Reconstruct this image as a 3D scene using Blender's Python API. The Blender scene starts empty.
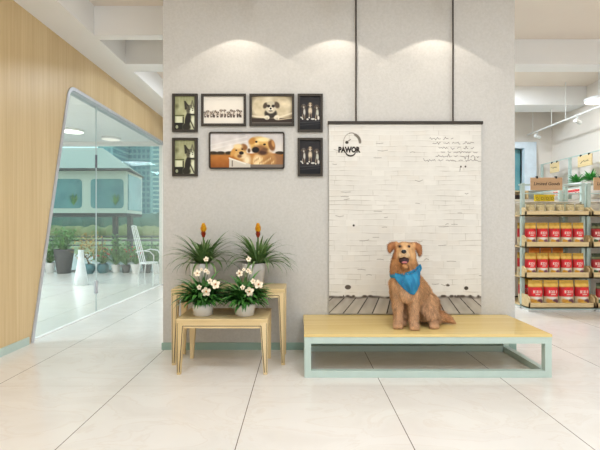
import bpy, bmesh, math, random
import numpy as np
from mathutils import Vector, Matrix, noise
from mathutils.bvhtree import BVHTree
random.seed(7); np.random.seed(7)
PI = math.pi
F = 410.0; H = 1.2
scn = bpy.context.scene
COL = scn.collection

def P(x, y, D):
    """photo pixel at depth D -> world point"""
    return Vector(((x-300)/F*D, D, H-(y-225)/F*D))

# ------------------------------------------------------------------ materials
def lin(c):
    return tuple(((v/255)/12.92 if v/255 <= 0.04045 else (((v/255)+0.055)/1.055)**2.4) for v in c)
class NT:
    def __init__(s, m): s.t = m.node_tree; s.n = s.t.nodes; s.l = s.t.links
    def new(s, t, **k):
        n = s.n.new(t)
        for a, b in k.items(): setattr(n, a, b)
        return n
    def link(s, a, b): s.l.new(a, b)
    def math(s, op, a, b=None):
        n = s.n.new('ShaderNodeMath'); n.operation = op
        for i, v in enumerate((a, b)):
            if v is None: continue
            if isinstance(v, (int, float)): n.inputs[i].default_value = v
            else: s.l.new(v, n.inputs[i])
        return n.outputs[0]
def mat(name, rgb, rough=0.5, metal=0.0, rgb2=None, scale=8, stretch=(1,1,1), bump=0, spec=0.5, detail=3, bscale=None):
    m = bpy.data.materials.new(name); m.use_nodes = True
    t = NT(m); b = t.n['Principled BSDF']
    b.inputs['Roughness'].default_value = rough; b.inputs['Metallic'].default_value = metal
    b.inputs['Specular IOR Level'].default_value = spec
    c1 = lin(rgb)+(1,); c2 = lin(rgb2 if rgb2 else tuple(v*0.95 for v in rgb))+(1,)
    tc = t.new('ShaderNodeTexCoord'); mp = t.new('ShaderNodeMapping')
    mp.inputs['Scale'].default_value = stretch
    t.link(tc.outputs['Object'], mp.inputs['Vector'])
    nz = t.new('ShaderNodeTexNoise'); nz.inputs['Scale'].default_value = scale; nz.inputs['Detail'].default_value = detail
    t.link(mp.outputs[0], nz.inputs['Vector'])
    r = t.new('ShaderNodeValToRGB'); r.color_ramp.elements[0].position = 0.35; r.color_ramp.elements[1].position = 0.65
    r.color_ramp.elements[0].color = c1; r.color_ramp.elements[1].color = c2
    t.link(nz.outputs['Fac'], r.inputs[0]); t.link(r.outputs[0], b.inputs['Base Color'])
    if bump:
        nb = nz
        if bscale:
            nb = t.new('ShaderNodeTexNoise'); nb.inputs['Scale'].default_value = bscale
            t.link(mp.outputs[0], nb.inputs['Vector'])
        bp = t.new('ShaderNodeBump'); bp.inputs['Strength'].default_value = bump; bp.inputs['Distance'].default_value = 0.01
        t.link(nb.outputs['Fac'], bp.inputs['Height']); t.link(bp.outputs[0], b.inputs['Normal'])
    return m
def vcol(name, rough=0.6, spec=0.3, fine=0):
    m = bpy.data.materials.new(name); m.use_nodes = True
    t = NT(m); b = t.n['Principled BSDF']
    b.inputs['Roughness'].default_value = rough; b.inputs['Specular IOR Level'].default_value = spec
    a = t.new('ShaderNodeAttribute'); a.attribute_name = 'Col'
    t.link(a.outputs['Color'], b.inputs['Base Color'])
    return m
def glass(name, tint, ior=1.45, rough=0.0, dens=1.0):
    m = bpy.data.materials.new(name); m.use_nodes = True
    t = NT(m); t.n.remove(t.n['Principled BSDF']); out = t.n['Material Output']
    tr = t.new('ShaderNodeBsdfTransparent'); tr.inputs[0].default_value = lin(tint)+(1,)
    gl = t.new('ShaderNodeBsdfGlossy'); gl.inputs['Roughness'].default_value = rough
    gl.inputs['Color'].default_value = (.95,.975,.965,1)
    fr = t.new('ShaderNodeFresnel'); ge = t.new('ShaderNodeNewGeometry')   # same reflectance on entering and leaving the pane
    t.link(t.math('ADD', t.math('MULTIPLY', ge.outputs['Backfacing'], 1/ior-ior), ior), fr.inputs[0])
    mx = t.new('ShaderNodeMixShader')
    t.link(fr.outputs[0], mx.inputs[0]); t.link(tr.outputs[0], mx.inputs[1]); t.link(gl.outputs[0], mx.inputs[2])
    t.link(mx.outputs[0], out.inputs['Surface'])
    return m
def emit(name, rgb, s):
    m = bpy.data.materials.new(name); m.use_nodes = True
    t = NT(m); t.n.remove(t.n['Principled BSDF'])
    e = t.new('ShaderNodeEmission'); e.inputs[0].default_value = lin(rgb)+(1,); e.inputs[1].default_value = s
    t.link(e.outputs[0], t.n['Material Output'].inputs['Surface'])
    return m
def floor_mat():
    m = bpy.data.materials.new('marble_tile'); m.use_nodes = True
    t = NT(m); b = t.n['Principled BSDF']
    tc = t.new('ShaderNodeTexCoord'); sp = t.new('ShaderNodeSeparateXYZ'); t.link(tc.outputs['Object'], sp.inputs[0])
    def joint(sock, off, w):
        f = t.math('FRACT', t.math('DIVIDE', t.math('SUBTRACT', sock, off), 0.96))
        d = t.math('ABSOLUTE', t.math('SUBTRACT', f, 0.5))
        return t.math('GREATER_THAN', d, 0.5-w/0.96/2)
    jx = joint(sp.outputs[0], -0.347-0.96*20, 0.0055); jy = joint(sp.outputs[1], 3.056-0.96*20, 0.004)
    n1 = t.new('ShaderNodeTexNoise'); n1.inputs['Scale'].default_value = 1.7; n1.inputs['Detail'].default_value = 6; n1.inputs['Distortion'].default_value = 1.6
    mp = t.new('ShaderNodeMapping'); mp.inputs['Scale'].default_value = (1,1.8,1); mp.inputs['Rotation'].default_value = (0,0,.6)
    t.link(tc.outputs['Object'], mp.inputs[0]); t.link(mp.outputs[0], n1.inputs['Vector'])
    r = t.new('ShaderNodeValToRGB'); cr = r.color_ramp
    cr.elements[0].position = .30; cr.elements[0].color = lin((224,217,209))+(1,)
    cr.elements[1].position = .70; cr.elements[1].color = lin((231,226,219))+(1,)
    e = cr.elements.new(.48); e.color = lin((229,223,216))+(1,)
    e = cr.elements.new(.505); e.color = lin((225,217,208))+(1,)
    e = cr.elements.new(.53); e.color = lin((230,224,217))+(1,)
    t.link(n1.outputs['Fac'], r.inputs[0])
    m1 = t.new('ShaderNodeMix', data_type='RGBA'); m1.inputs[7].default_value = lin((206,196,184))+(1,)
    t.link(jy, m1.inputs[0]); t.link(r.outputs[0], m1.inputs[6])
    m2 = t.new('ShaderNodeMix', data_type='RGBA'); m2.inputs[7].default_value = lin((120,108,96))+(1,)
    t.link(jx, m2.inputs[0]); t.link(m1.outputs[2], m2.inputs[6])
    t.link(m2.outputs[2], b.inputs['Base Color'])
    b.inputs['Roughness'].default_value = .17; b.inputs['Specular IOR Level'].default_value = .5
    return m
def wood_mat(name, c1, c2, c3, axis=2, fine=60, rough=.4):
    m = bpy.data.materials.new(name); m.use_nodes = True
    t = NT(m); b = t.n['Principled BSDF']; b.inputs['Roughness'].default_value = rough
    tc = t.new('ShaderNodeTexCoord'); mp = t.new('ShaderNodeMapping')
    s = [fine, fine, fine]; s[axis] = fine*0.02
    mp.inputs['Scale'].default_value = s
    t.link(tc.outputs['Object'], mp.inputs[0])
    n1 = t.new('ShaderNodeTexNoise'); n1.inputs['Scale'].default_value = 1; n1.inputs['Detail'].default_value = 4
    t.link(mp.outputs[0], n1.inputs['Vector'])
    mp2 = t.new('ShaderNodeMapping'); s2 = [3.2,3.2,3.2]; s2[axis] = .12; mp2.inputs['Scale'].default_value = s2
    t.link(tc.outputs['Object'], mp2.inputs[0])
    n2 = t.new('ShaderNodeTexNoise'); n2.inputs['Scale'].default_value = 1.3; n2.inputs['Detail'].default_value = 2
    t.link(mp2.outputs[0], n2.inputs['Vector'])
    f = t.math('ADD', t.math('MULTIPLY', n1.outputs['Fac'], .55), t.math('MULTIPLY', n2.outputs['Fac'], .45))
    r = t.new('ShaderNodeValToRGB'); cr = r.color_ramp
    cr.elements[0].position = .36; cr.elements[0].color = lin(c1)+(1,)
    cr.elements[1].position = .64; cr.elements[1].color = lin(c3)+(1,)
    e = cr.elements.new(.5); e.color = lin(c2)+(1,)
    t.link(f, r.inputs[0]); t.link(r.outputs[0], b.inputs['Base Color'])
    return m
def facade_mat(name, glassc, framec, sx, sz):
    m = bpy.data.materials.new(name); m.use_nodes = True
    t = NT(m); b = t.n['Principled BSDF']; b.inputs['Roughness'].default_value = .5
    tc = t.new('ShaderNodeTexCoord'); sp = t.new('ShaderNodeSeparateXYZ'); t.link(tc.outputs['Object'], sp.inputs[0])
    g = t.math('MAXIMUM', t.math('GREATER_THAN', t.math('FRACT', t.math('DIVIDE', sp.outputs[0], sx)), .62),
               t.math('GREATER_THAN', t.math('FRACT', t.math('DIVIDE', sp.outputs[2], sz)), .66))
    mx = t.new('ShaderNodeMix', data_type='RGBA'); mx.inputs[6].default_value = lin(glassc)+(1,); mx.inputs[7].default_value = lin(framec)+(1,)
    t.link(g, mx.inputs[0]); t.link(mx.outputs[2], b.inputs['Base Color'])
    return m

M = dict(
 plaster = mat('plaster', (200,196,190), .85, rgb2=(193,189,182), scale=45, bump=.18, detail=6, bscale=90),
 white = mat('white_paint', (232,230,226), .8, rgb2=(228,226,222), scale=3),
 ceil = mat('ceiling_paint', (240,238,235), .85, rgb2=(238,236,233), scale=2),
 ceilw = mat('warm_ceiling_paint', (232,220,206), .85, rgb2=(230,217,203), scale=2),
 backw = mat('cream_paint', (232,224,214), .85, rgb2=(229,221,211), scale=2),
 floor = floor_mat(),
 veneer = wood_mat('oak_veneer', (206,176,128), (214,186,139), (222,196,151), 2, 45, .38),
 deck = wood_mat('platform_oak', (212,182,114), (221,193,125), (227,202,138), 0, 40, .25),
 tablew = wood_mat('light_beech', (208,180,128), (219,193,144), (227,203,158), 0, 40, .4),
 tablev = wood_mat('light_beech_leg', (208,180,128), (219,193,144), (227,203,158), 2, 40, .4),
 trayw = wood_mat('shelf_pine', (212,182,128), (224,197,146), (232,208,162), 0, 30, .5),
 signw = wood_mat('sign_wood', (190,150,112), (202,162,122), (212,174,136), 0, 40, .6),
 mint = mat('mint_metal', (189,206,197), .35, rgb2=(185,202,193)),
 mintd = mat('mint_base', (150,176,164), .45, rgb2=(146,172,160)),
 dark = mat('dark_bronze', (62,55,47), .5, rgb2=(56,50,43), spec=.25),
 groove = mat('groove_line', (60,46,32), .6),
 steel = mat('brushed_steel', (200,201,206), .35, .45, rgb2=(190,191,197), scale=30, stretch=(1,1,.1)),
 steeld = mat('dark_steel', (110,112,118), .35, .6),
 glass = glass('shop_glass', (245,249,247), 1.3),
 glass2 = glass('facade_glass', (238,249,248), 1.2),
 glass3 = mat('teal_window', (92,146,152), .12, rgb2=(122,172,172), scale=2),
 pot = mat('white_ceramic', (226,222,216), .25, rgb2=(220,216,210), scale=3),
 pot2 = mat('warm_grey_ceramic', (206,200,193), .22, rgb2=(200,194,187), scale=3),
 soil = mat('soil', (60,44,32), .9, rgb2=(42,32,24), scale=60, bump=.5),
 leafd = mat('leaf_dark', (28,78,28), .45, rgb2=(78,136,54), scale=18),
 leafm = mat('leaf_blade', (50,88,34), .45, rgb2=(112,142,80), scale=14),
 leaff = mat('leaf_bush', (66,128,72), .5, rgb2=(120,174,92), scale=9),
 leafy = mat('leaf_amber', (160,144,70), .5, rgb2=(206,166,96), scale=9),
 stem = mat('stem', (88,110,56), .6),
 bark = mat('bark', (92,70,52), .8, rgb2=(70,52,40), scale=30, bump=.4),
 petal = mat('petal_cream', (246,232,206), .5, rgb2=(240,220,190), scale=30),
 petalc = mat('petal_centre', (190,120,60), .5),
 yellow = mat('bract_yellow', (240,190,40), .4, rgb2=(226,150,30), scale=60),
 red = mat('bract_red', (170,60,30), .4, rgb2=(140,40,24), scale=60),
 redf = mat('flower_red', (190,84,64), .5),
 fur = vcol('golden_fur', .75, .15),
 prt = vcol('print_paper', .55, .25),
 bagm = vcol('bag_film', .35, .4),
 band = mat('bandana_cloth', (12,100,142), .7, rgb2=(40,140,178), scale=16, bump=.4, stretch=(1,1,.5)),
 black = mat('black_gloss', (18,14,13), .2, rgb2=(26,20,18)),
 mouth = mat('mouth_dark', (60,34,36), .5),
 tongue = mat('tongue_pink', (200,120,124), .45),
 greyp = mat('planter_grey', (84,84,84), .7, rgb2=(72,72,74), scale=12),
 teal = mat('planter_teal', (52,112,120), .4),
 vase = mat('white_vase', (232,236,236), .3),
 box = mat('dark_box', (62,44,38), .5, rgb2=(50,36,32)),
 ypack = mat('yellow_pack', (226,198,30), .4, rgb2=(206,170,22), scale=50),
 cpack = mat('clear_bag', (196,180,142), .35, rgb2=(150,132,92), scale=40),
 wpack = mat('hang_pack', (178,52,46), .4, rgb2=(226,206,196), scale=35),
 chair = mat('white_tube', (240,242,240), .3),
 housew = mat('cabin_wall', (238,232,216), .7, rgb2=(234,228,212)),
 roof = mat('cabin_roof', (206,208,192), .7, rgb2=(200,202,186)),
 grass = mat('grass', (150,168,116), .9, rgb2=(184,184,138), scale=.5, detail=6),
 reed = mat('reeds', (120,138,88), .9, rgb2=(178,170,122), scale=.6, stretch=(1,1,.3), detail=6),
 tree = mat('far_trees', (70,110,100), .9, rgb2=(100,136,120), scale=.3, detail=6),
 tower = facade_mat('tower_teal', (92,152,168), (140,190,196), 1.3, 1.6),
 tower2 = facade_mat('tower_ribbed', (98,156,166), (186,214,212), 9.0, 1.1),
 ink = mat('ink', (46,40,34), .8),
 lampw = mat('lamp_white', (238,238,234), .4),
 lit = emit('lamp_diffuser', (255,250,240), 4.0),
 lit3 = emit('dim_diffuser', (255,250,240), 1.1),
 lit2 = emit('lamp_lens', (255,244,222), 6.0),
 priceb = mat('price_strip', (238,236,232), .4),
)

# ------------------------------------------------------------------ mesh helpers
class B:
    def __init__(s): s.v = []; s.f = []; s.mi = []
    def add(s, vs, fs):
        o = len(s.v); s.v += [tuple(v) for v in vs]; s.f += [tuple(i+o for i in f) for f in fs]; return s
    def box(s, x0, x1, y0, y1, z0, z1):
        vs = [(x,y,z) for z in (z0,z1) for y in (y0,y1) for x in (x0,x1)]
        return s.add(vs, [(0,2,3,1),(4,5,7,6),(0,1,5,4),(2,6,7,3),(0,4,6,2),(1,3,7,5)])
    def taper(s, a, b, z0, z1):
        """a, b: (x0,x1,y0,y1) rectangles at z0 and z1"""
        vs = [(x,y,z0) for y in a[2:] for x in a[:2]]+[(x,y,z1) for y in b[2:] for x in b[:2]]
        return s.add(vs, [(0,2,3,1),(4,5,7,6),(0,1,5,4),(2,6,7,3),(0,4,6,2),(1,3,7,5)])
    def tube(s, pts, r, n=8, cap=True):
        pts = [Vector(p) for p in pts]; rs = r if isinstance(r, (list, tuple)) else [r]*len(pts)
        o = len(s.v); up = Vector((0,0,1))
        for i, p in enumerate(pts):
            d = (pts[min(i+1,len(pts)-1)]-pts[max(i-1,0)]).normalized()
            a = d.cross(up) if abs(d.z) < .95 else d.cross(Vector((0,1,0)))
            a.normalize(); b = d.cross(a)
            for k in range(n):
                t = 2*PI*k/n; s.v.append(tuple(p+(a*math.cos(t)+b*math.sin(t))*rs[i]))
        for i in range(len(pts)-1):
            for k in range(n):
                s.f.append((o+i*n+k, o+i*n+(k+1)%n, o+(i+1)*n+(k+1)%n, o+(i+1)*n+k))
        if cap:
            s.f.append(tuple(o+k for k in range(n))); s.f.append(tuple(o+(len(pts)-1)*n+k for k in reversed(range(n))))
        return s
    def lathe(s, prof, c=(0,0,0), n=24, close=True):
        o = len(s.v)
        for r, z in prof:
            for k in range(n):
                t = 2*PI*k/n; s.v.append((c[0]+r*math.cos(t), c[1]+r*math.sin(t), c[2]+z))
        for i in range(len(prof)-1):
            for k in range(n):
                s.f.append((o+i*n+k, o+i*n+(k+1)%n, o+(i+1)*n+(k+1)%n, o+(i+1)*n+k))
        if close:
            s.f.append(tuple(o+k for k in reversed(range(n)))); s.f.append(tuple(o+(len(prof)-1)*n+k for k in range(n)))
        return s
    def ball(s, c, r, n=16, m=10, mtx=None):
        if not isinstance(r, (list, tuple)): r = (r,r,r)
        o = len(s.v); c = Vector(c)
        pts = [Vector((0,0,-r[2]))]
        for i in range(1, m):
            ph = -PI/2+PI*i/m
            for k in range(n):
                t = 2*PI*k/n; pts.append(Vector((r[0]*math.cos(ph)*math.cos(t), r[1]*math.cos(ph)*math.sin(t), r[2]*math.sin(ph))))
        pts.append(Vector((0,0,r[2])))
        if mtx: pts = [mtx @ p for p in pts]
        s.v += [tuple(p+c) for p in pts]
        for k in range(n):
            s.f.append((o, o+1+(k+1)%n, o+1+k))
            s.f.append((o+1+(m-2)*n+k, o+1+(m-2)*n+(k+1)%n, o+1+(m-1)*n))
        for i in range(m-2):
            for k in range(n):
                s.f.append((o+1+i*n+k, o+1+i*n+(k+1)%n, o+1+(i+1)*n+(k+1)%n, o+1+(i+1)*n+k))
        return s
    def prism(s, poly, axis, a, b):
        """extrude a 2-D outline along axis (0 x: (y,z); 1 y: (x,z); 2 z: (x,y)) from a to b"""
        def pt(p, t):
            if axis == 0: return (t, p[0], p[1])
            if axis == 1: return (p[0], t, p[1])
            return (p[0], p[1], t)
        n = len(poly)
        return s.add([pt(p,a) for p in poly]+[pt(p,b) for p in poly],
                     [tuple(range(n)), tuple(reversed(range(n,2*n)))]+[(i,(i+1)%n,n+(i+1)%n,n+i) for i in range(n)])
    def blade(s, base, az, L, w, rise, droop, n=7, fold=.25, tip=0.0):
        """curved leaf: az direction, initial elevation rise, bending down by droop over its length"""
        p = Vector(base); el = rise; side = Vector((-math.sin(az), math.cos(az), 0)); o = len(s.v)
        for i in range(n+1):
            t = i/n
            ww = w*(min(1, .45+t*2.2) if t < .3 else (1-((t-.3)/.7)**1.7))*.5+.0004
            d = Vector((math.cos(az)*math.cos(el), math.sin(az)*math.cos(el), math.sin(el)))
            up = side.cross(d)*-1
            s.v += [tuple(p-side*ww), tuple(p-up*ww*fold*-1-up*ww*fold*2), tuple(p+side*ww)]
            p = p+d*(L/n); el -= droop/n*(0.5+t)
        for i in range(n):
            a = o+i*3
            s.f += [(a,a+1,a+4,a+3),(a+1,a+2,a+5,a+4)]
        return s
    def build(s, name, m, parent=None, bevel=0, smooth=False, loc=None, solid=0, recalc=True):
        me = bpy.data.meshes.new(name); me.from_pydata(s.v, [], s.f); me.update()
        if recalc:
            bm = bmesh.new(); bm.from_mesh(me); bmesh.ops.recalc_face_normals(bm, faces=bm.faces)
            if bevel:
                es = [e for e in bm.edges if len(e.link_faces) == 2 and e.calc_face_angle(0) > .6]
                bmesh.ops.bevel(bm, geom=es, offset=bevel, segments=2, affect='EDGES', profile=.6, clamp_overlap=True)
            bm.to_mesh(me); bm.free()
        o = bpy.data.objects.new(name, me); COL.objects.link(o)
        if m: me.materials.append(M[m] if isinstance(m, str) else m)
        if parent: o.parent = parent
        if loc: o.location = loc
        if smooth:
            for p in me.polygons: p.use_smooth = True
        if solid:
            md = o.modifiers.new('solid', 'SOLIDIFY'); md.thickness = solid; md.offset = 0
        return o
def tag(o, label, cat=None, group=None, kind=None):
    if label: o['label'] = label
    if cat: o['category'] = cat
    if group: o['group'] = group
    if kind: o['kind'] = kind
    return o
def thing(name, loc, label, cat, group=None, rz=0):
    e = bpy.data.objects.new(name, None); e.empty_display_size = .05; COL.objects.link(e)
    e.location = loc; e.rotation_euler[2] = rz
    return tag(e, label, cat, group)
def struct(o, label=None):
    o['kind'] = 'structure'
    if label: o['label'] = label
    return o
def copy_tree(o, parent=None):
    c = o.copy(); COL.objects.link(c)
    if parent: c.parent = parent
    for ch in list(o.children): copy_tree(ch, c)
    return c
def colorize(me, fn):
    n = len(me.vertices); a = me.color_attributes.new('Col', 'FLOAT_COLOR', 'POINT')
    co = np.empty(n*3); me.vertices.foreach_get('co', co); co = co.reshape(-1,3)
    c = np.ones((n,4)); c[:,:3] = fn(co); a.data.foreach_set('color', c.ravel())
def srgb_lin(a):
    a = np.clip(a, 0, 255)/255
    return np.where(a <= .04045, a/12.92, ((a+.055)/1.055)**2.4)
def text_mesh(name, body, size, m, parent, loc, rot=(PI/2,0,0), bold=0, align='CENTER', sx=1, shear=0, ext=.0006):
    cu = bpy.data.curves.new(name, 'FONT'); cu.body = body; cu.size = size; cu.align_x = align; cu.align_y = 'CENTER'
    cu.offset = bold; cu.extrude = ext; cu.shear = shear; cu.resolution_u = 3
    o = bpy.data.objects.new('tmp', cu); COL.objects.link(o)
    dg = bpy.context.evaluated_depsgraph_get(); me = bpy.data.meshes.new_from_object(o.evaluated_get(dg))
    bpy.data.objects.remove(o)
    me.transform(Matrix.Diagonal((sx,1,1,1))); me.materials.clear(); me.materials.append(M[m])
    r = bpy.data.objects.new(name, me); COL.objects.link(r); r.parent = parent; r.location = loc; r.rotation_euler = rot
    return r

# raster for the printed pictures (prints are flat things in the place)
class Img:
    def __init__(s, w, h, c):
        s.w, s.h = w, h; s.a = np.ones((h,w,3))*np.array(c, float)
        s.Y, s.X = np.mgrid[0:h,0:w]; s.X = (s.X+.5)/w; s.Y = (s.Y+.5)/h     # y downwards, both 0..1
        s.asp = w/h
    def blend(s, m, c):
        m = np.clip(m,0,1)[...,None]; s.a = s.a*(1-m)+np.array(c,float)*m
    def ell(s, cx, cy, rx, ry, c, rot=0, soft=.15, op=1):
        dx = (s.X-cx)*s.asp; dy = s.Y-cy; ca, sa = math.cos(rot), math.sin(rot)
        u = (dx*ca+dy*sa)/(rx*s.asp); v = (-dx*sa+dy*ca)/ry
        d = np.sqrt(u*u+v*v); s.blend(((1-d)/soft+.5)*op, c)
    def rect(s, x0, x1, y0, y1, c, op=1):
        s.blend(((s.X >= x0)&(s.X < x1)&(s.Y >= y0)&(s.Y < y1))*op, c)
    def grad(s, y0, y1, c0, c1):
        t = np.clip((s.Y-y0)/(y1-y0),0,1)[...,None]; m = ((s.Y >= y0)&(s.Y < y1))[...,None]
        s.a = np.where(m, np.array(c0)*(1-t)+np.array(c1)*t, s.a)
    def line(s, pts, w, c, op=1):
        for (x0,y0),(x1,y1) in zip(pts[:-1], pts[1:]):
            ax, bx = x0*s.asp, x1*s.asp; px, py = s.X*s.asp, s.Y
            L = (bx-ax)**2+(y1-y0)**2+1e-12
            t = np.clip(((px-ax)*(bx-ax)+(py-y0)*(y1-y0))/L, 0, 1)
            d = np.sqrt((px-ax-t*(bx-ax))**2+(py-y0-t*(y1-y0))**2)
            s.blend((1.5-d/w)*op, c)
    def noise(s, sc, amp, seed=0):
        rs = np.random.RandomState(seed); gx, gy = int(sc*s.asp)+2, int(sc)+2
        g = rs.rand(gy+1,gx+1); fx = s.X*(gx-1); fy = s.Y*(gy-1); ix = fx.astype(int); iy = fy.astype(int); tx = fx-ix; ty = fy-iy
        n = (g[iy,ix]*(1-tx)+g[iy,ix+1]*tx)*(1-ty)+(g[iy+1,ix]*(1-tx)+g[iy+1,ix+1]*tx)*ty
        return (n-.5)*2*amp
    def addn(s, sc, amp, seed=0): s.a = s.a+s.noise(sc, amp, seed)[...,None]
    def mesh(s, name, x0, x1, z0, z1, y, parent, m='prt'):
        w, h = s.w, s.h
        xs = x0+(x1-x0)*(np.arange(w)/(w-1)); zs = z1-(z1-z0)*(np.arange(h)/(h-1))
        vx, vz = np.meshgrid(xs, zs); v = np.stack([vx.ravel(), np.full(w*h, y), vz.ravel()], 1)
        i = np.arange(h-1)[:,None]*w+np.arange(w-1)[None,:]; i = i.ravel()
        f = np.stack([i, i+w, i+w+1, i+1], 1)
        me = bpy.data.meshes.new(name); me.from_pydata(v.tolist(), [], f.tolist()); me.update()
        a = me.color_attributes.new('Col', 'FLOAT_COLOR', 'POINT')
        c = np.ones((w*h,4)); c[:,:3] = srgb_lin(s.a.reshape(-1,3)); a.data.foreach_set('color', c.ravel())
        me.materials.append(M[m])
        o = bpy.data.objects.new(name, me); COL.objects.link(o); o.parent = parent
        return o

# ================================================================== SETTING
XL, XR, YW = -2.73, 5.1, 3.95
CH, CL = 3.67, 3.34
struct(B().box(-9.1, XR+.1, -3, 10.7, -.1, 0).build('floor', 'floor'))
struct(B().box(XL+.41, XR+.1, -3, 8.4, CH, CH+.1).build('ceiling', 'ceilw'))
struct(B().box(-9.1, XL-.12, -3, 10.7, CL, CL+.12).build('ceiling', 'ceil'), 'white ceiling of the glazed side room')
struct(B().box(XL-.12, XL+.41, -3, 8.4, CL, CH+.1).build('trim_1', 'ceil'), 'dropped white ceiling edge above the wood wall')
struct(B().box(XL+.41, 1.0, 4.62, 4.74, CL, CH).build('trim_2', 'ceil'))
struct(B().box(XL+.41, XR, 5.45, 5.73, CL, CH).build('trim_3', 'ceil'))
struct(B().box(XL+.41, XR, 7.3, 7.77, CL, CH).build('trim_4', 'ceil'))
struct(B().box(-1.32, 2.07, YW, YW+.22, 0, CH).build('wall_center', 'plaster'), 'pale grey plaster partition lit by three downlights')
struct(B().box(-1.33, 2.08, YW-.012, YW, 0, .068).build('baseboard_center', 'mintd'))
struct(B().box(XR, XR+.1, -3, 8.4, 0, CH).build('wall_right', 'backw'))
struct(B().box(-9.1, -9, -3, 10.7, 0, CL).build('wall_far_left', 'white'))
# rear wall of the shop with a window opening
wx0, wx1, wz0, wz1 = 3.5, 4.49, .9, 2.74
bw = B()
bw.box(XL-.12, wx0, 8.3, 8.4, 0, CH); bw.box(wx1, XR, 8.3, 8.4, 0, CH)
bw.box(wx0, wx1, 8.3, 8.4, 0, wz0); bw.box(wx0, wx1, 8.3, 8.4, wz1, CH)
struct(bw.build('wall_back', 'backw'))
w3 = struct(B().box(wx0, wx1, 8.36, 8.38, wz0, wz1).build('window_3', 'glass3'))
fr = B()
fr.box(wx0-.25, wx0, 8.2, 8.36, wz0-.1, wz1+.1); fr.box(wx1, wx1+.24, 8.2, 8.36, 0, wz1+.12)
fr.box(wx0, wx1, 8.2, 8.36, wz1, wz1+.12); fr.box(wx0, wx1, 8.2, 8.36, wz0-.1, wz0)
fr.build('window_frame', mat('window_casing', (214,226,234), .6), w3)

# wood wall with the slanted, round-cornered opening
def arc(c, r, a0, a1, n=8):
    return [(c[0]+r*math.cos(a0+(a1-a0)*i/n), c[1]+r*math.sin(a0+(a1-a0)*i/n)) for i in range(n+1)]
zt = 2.85
sl = math.atan2(4.84-4.16, zt)            # lean of the slanted edge (towards +y)
def opening(off):
    # path from floor up the slanted edge, round the corner, along the top to the rear wall
    r = .16-off
    yb = 4.16-off/math.cos(sl)
    top = zt+off
    # corner circle centre
    cz = zt-.16
    cy = 4.16+math.tan(sl)*cz+.16/math.cos(sl)
    a1 = PI-sl
    return [(yb, 0)]+arc((cy,cz), .16+off, PI-sl+0, PI/2, 8)+[(8.3, top)]
op = opening(0)
poly = [(-3,0)]+op+[(8.3, CL),(-3, CL)]
struct(B().prism(poly, 0, XL, XL-.12).build('wall_left', 'veneer'), 'light oak veneer wall with a slanted glazed opening')
struct(B().box(XL, XL+.012, -3, 4.12, 0, .075).build('baseboard_left', 'mint'))
wn = struct(B().prism([(p[0]+.001,p[1]) for p in opening(-.004)]+[(8.3,0)], 0, XL-.055, XL-.065).build('window_1', 'glass'), 'clear glass screen in the slanted opening of the wood wall')
o_out, o_in = opening(.010), opening(-.030)
fb = B(); n = len(o_out)
vs = [(XL+.012, y, z) for y, z in o_out]+[(XL+.012, y, z) for y, z in o_in]+[(XL-.13, y, z) for y, z in o_out]+[(XL-.13, y, z) for y, z in o_in]
fs = []
for i in range(n-1):
    fs += [(i,i+1,n+i+1,n+i),(2*n+i,3*n+i,3*n+i+1,2*n+i+1),(n+i,n+i+1,3*n+i+1,3*n+i),(i,2*n+i,2*n+i+1,i+1)]
fs += [(0,n,3*n,2*n),(n-1,3*n-1,4*n-1,2*n-1)]
fb.add(vs, fs).build('window_frame', 'steel', wn)
B().box(XL-.067, XL-.053, 5.607, 5.613, 0.02, zt).build('glass_seam', mat('seam', (196,208,206), .3), wn)
B().box(XL-.075, XL-.045, 5.58, 5.64, .26, .44).build('door_handle', 'steel', wn, bevel=.005)
B().box(XL-.072, XL-.048, 5.60, 5.625, 1.98, 2.16).build('glass_clamp', 'steeld', wn, bevel=.005)
B().box(XL-.085, XL-.035, 4.2, 8.3, 0, .008).build('floor_channel', 'white', wn)

# outer facade of the side room
w2 = struct(B().box(-9, XL-.12, 10.6, 10.612, .03, CL).build('window_2', 'glass2'), 'outer glazed facade behind the potted plants')
fm = B()
for x in (-9, -7.2, XL-.14): fm.box(x-.02, x+.02, 10.56, 10.65, 0, CL)
fm.build('mullion', 'steel', w2)
B().box(-9, XL-.12, 10.55, 10.66, CL-.10, CL).build('window_frame', 'white', w2)
B().box(-9, XL-.12, 10.57, 10.63, .78, .83).build('mullion', 'steeld', w2)
B().box(-9, XL-.12, 10.57, 10.63, 0, .04).build('window_sill', 'steel', w2)

# ================================================================== LIGHT FITTINGS
for i, px in enumerate((239.5, 336.5, 433.5)):
    x = (px-300)/F*YW
    t = thing('downlight', (x, YW-.32, CH), ['white ceiling downlight above the framed pictures','white ceiling downlight above the left edge of the brick banner','white ceiling downlight above the right half of the brick banner'][i], 'lamp', 'downlights washing the plaster partition')
    B().lathe([(.045,0),(.045,-.42),(.05,-.43),(.05,-.445),(.042,-.445),(.042,-.40),(0.001,-.40)], n=24, close=False).build('housing', 'lampw', t, smooth=False)
    B().lathe([(.038,-.402),(.038,-.404),(.001,-.404)], n=20).build('lens', 'lit2', t)
    for ang, e, bl in ((110, 9, .10), (72, 2.8, .12)):
        l = bpy.data.lights.new('spot', 'SPOT'); l.energy = e; l.spot_size = math.radians(ang); l.spot_blend = bl
        l.shadow_soft_size = .012; l.color = (1, .93, .82)
        o = bpy.data.objects.new('spot', l); COL.objects.link(o); o.parent = t; o.location = (0,0,-.452)
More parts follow.
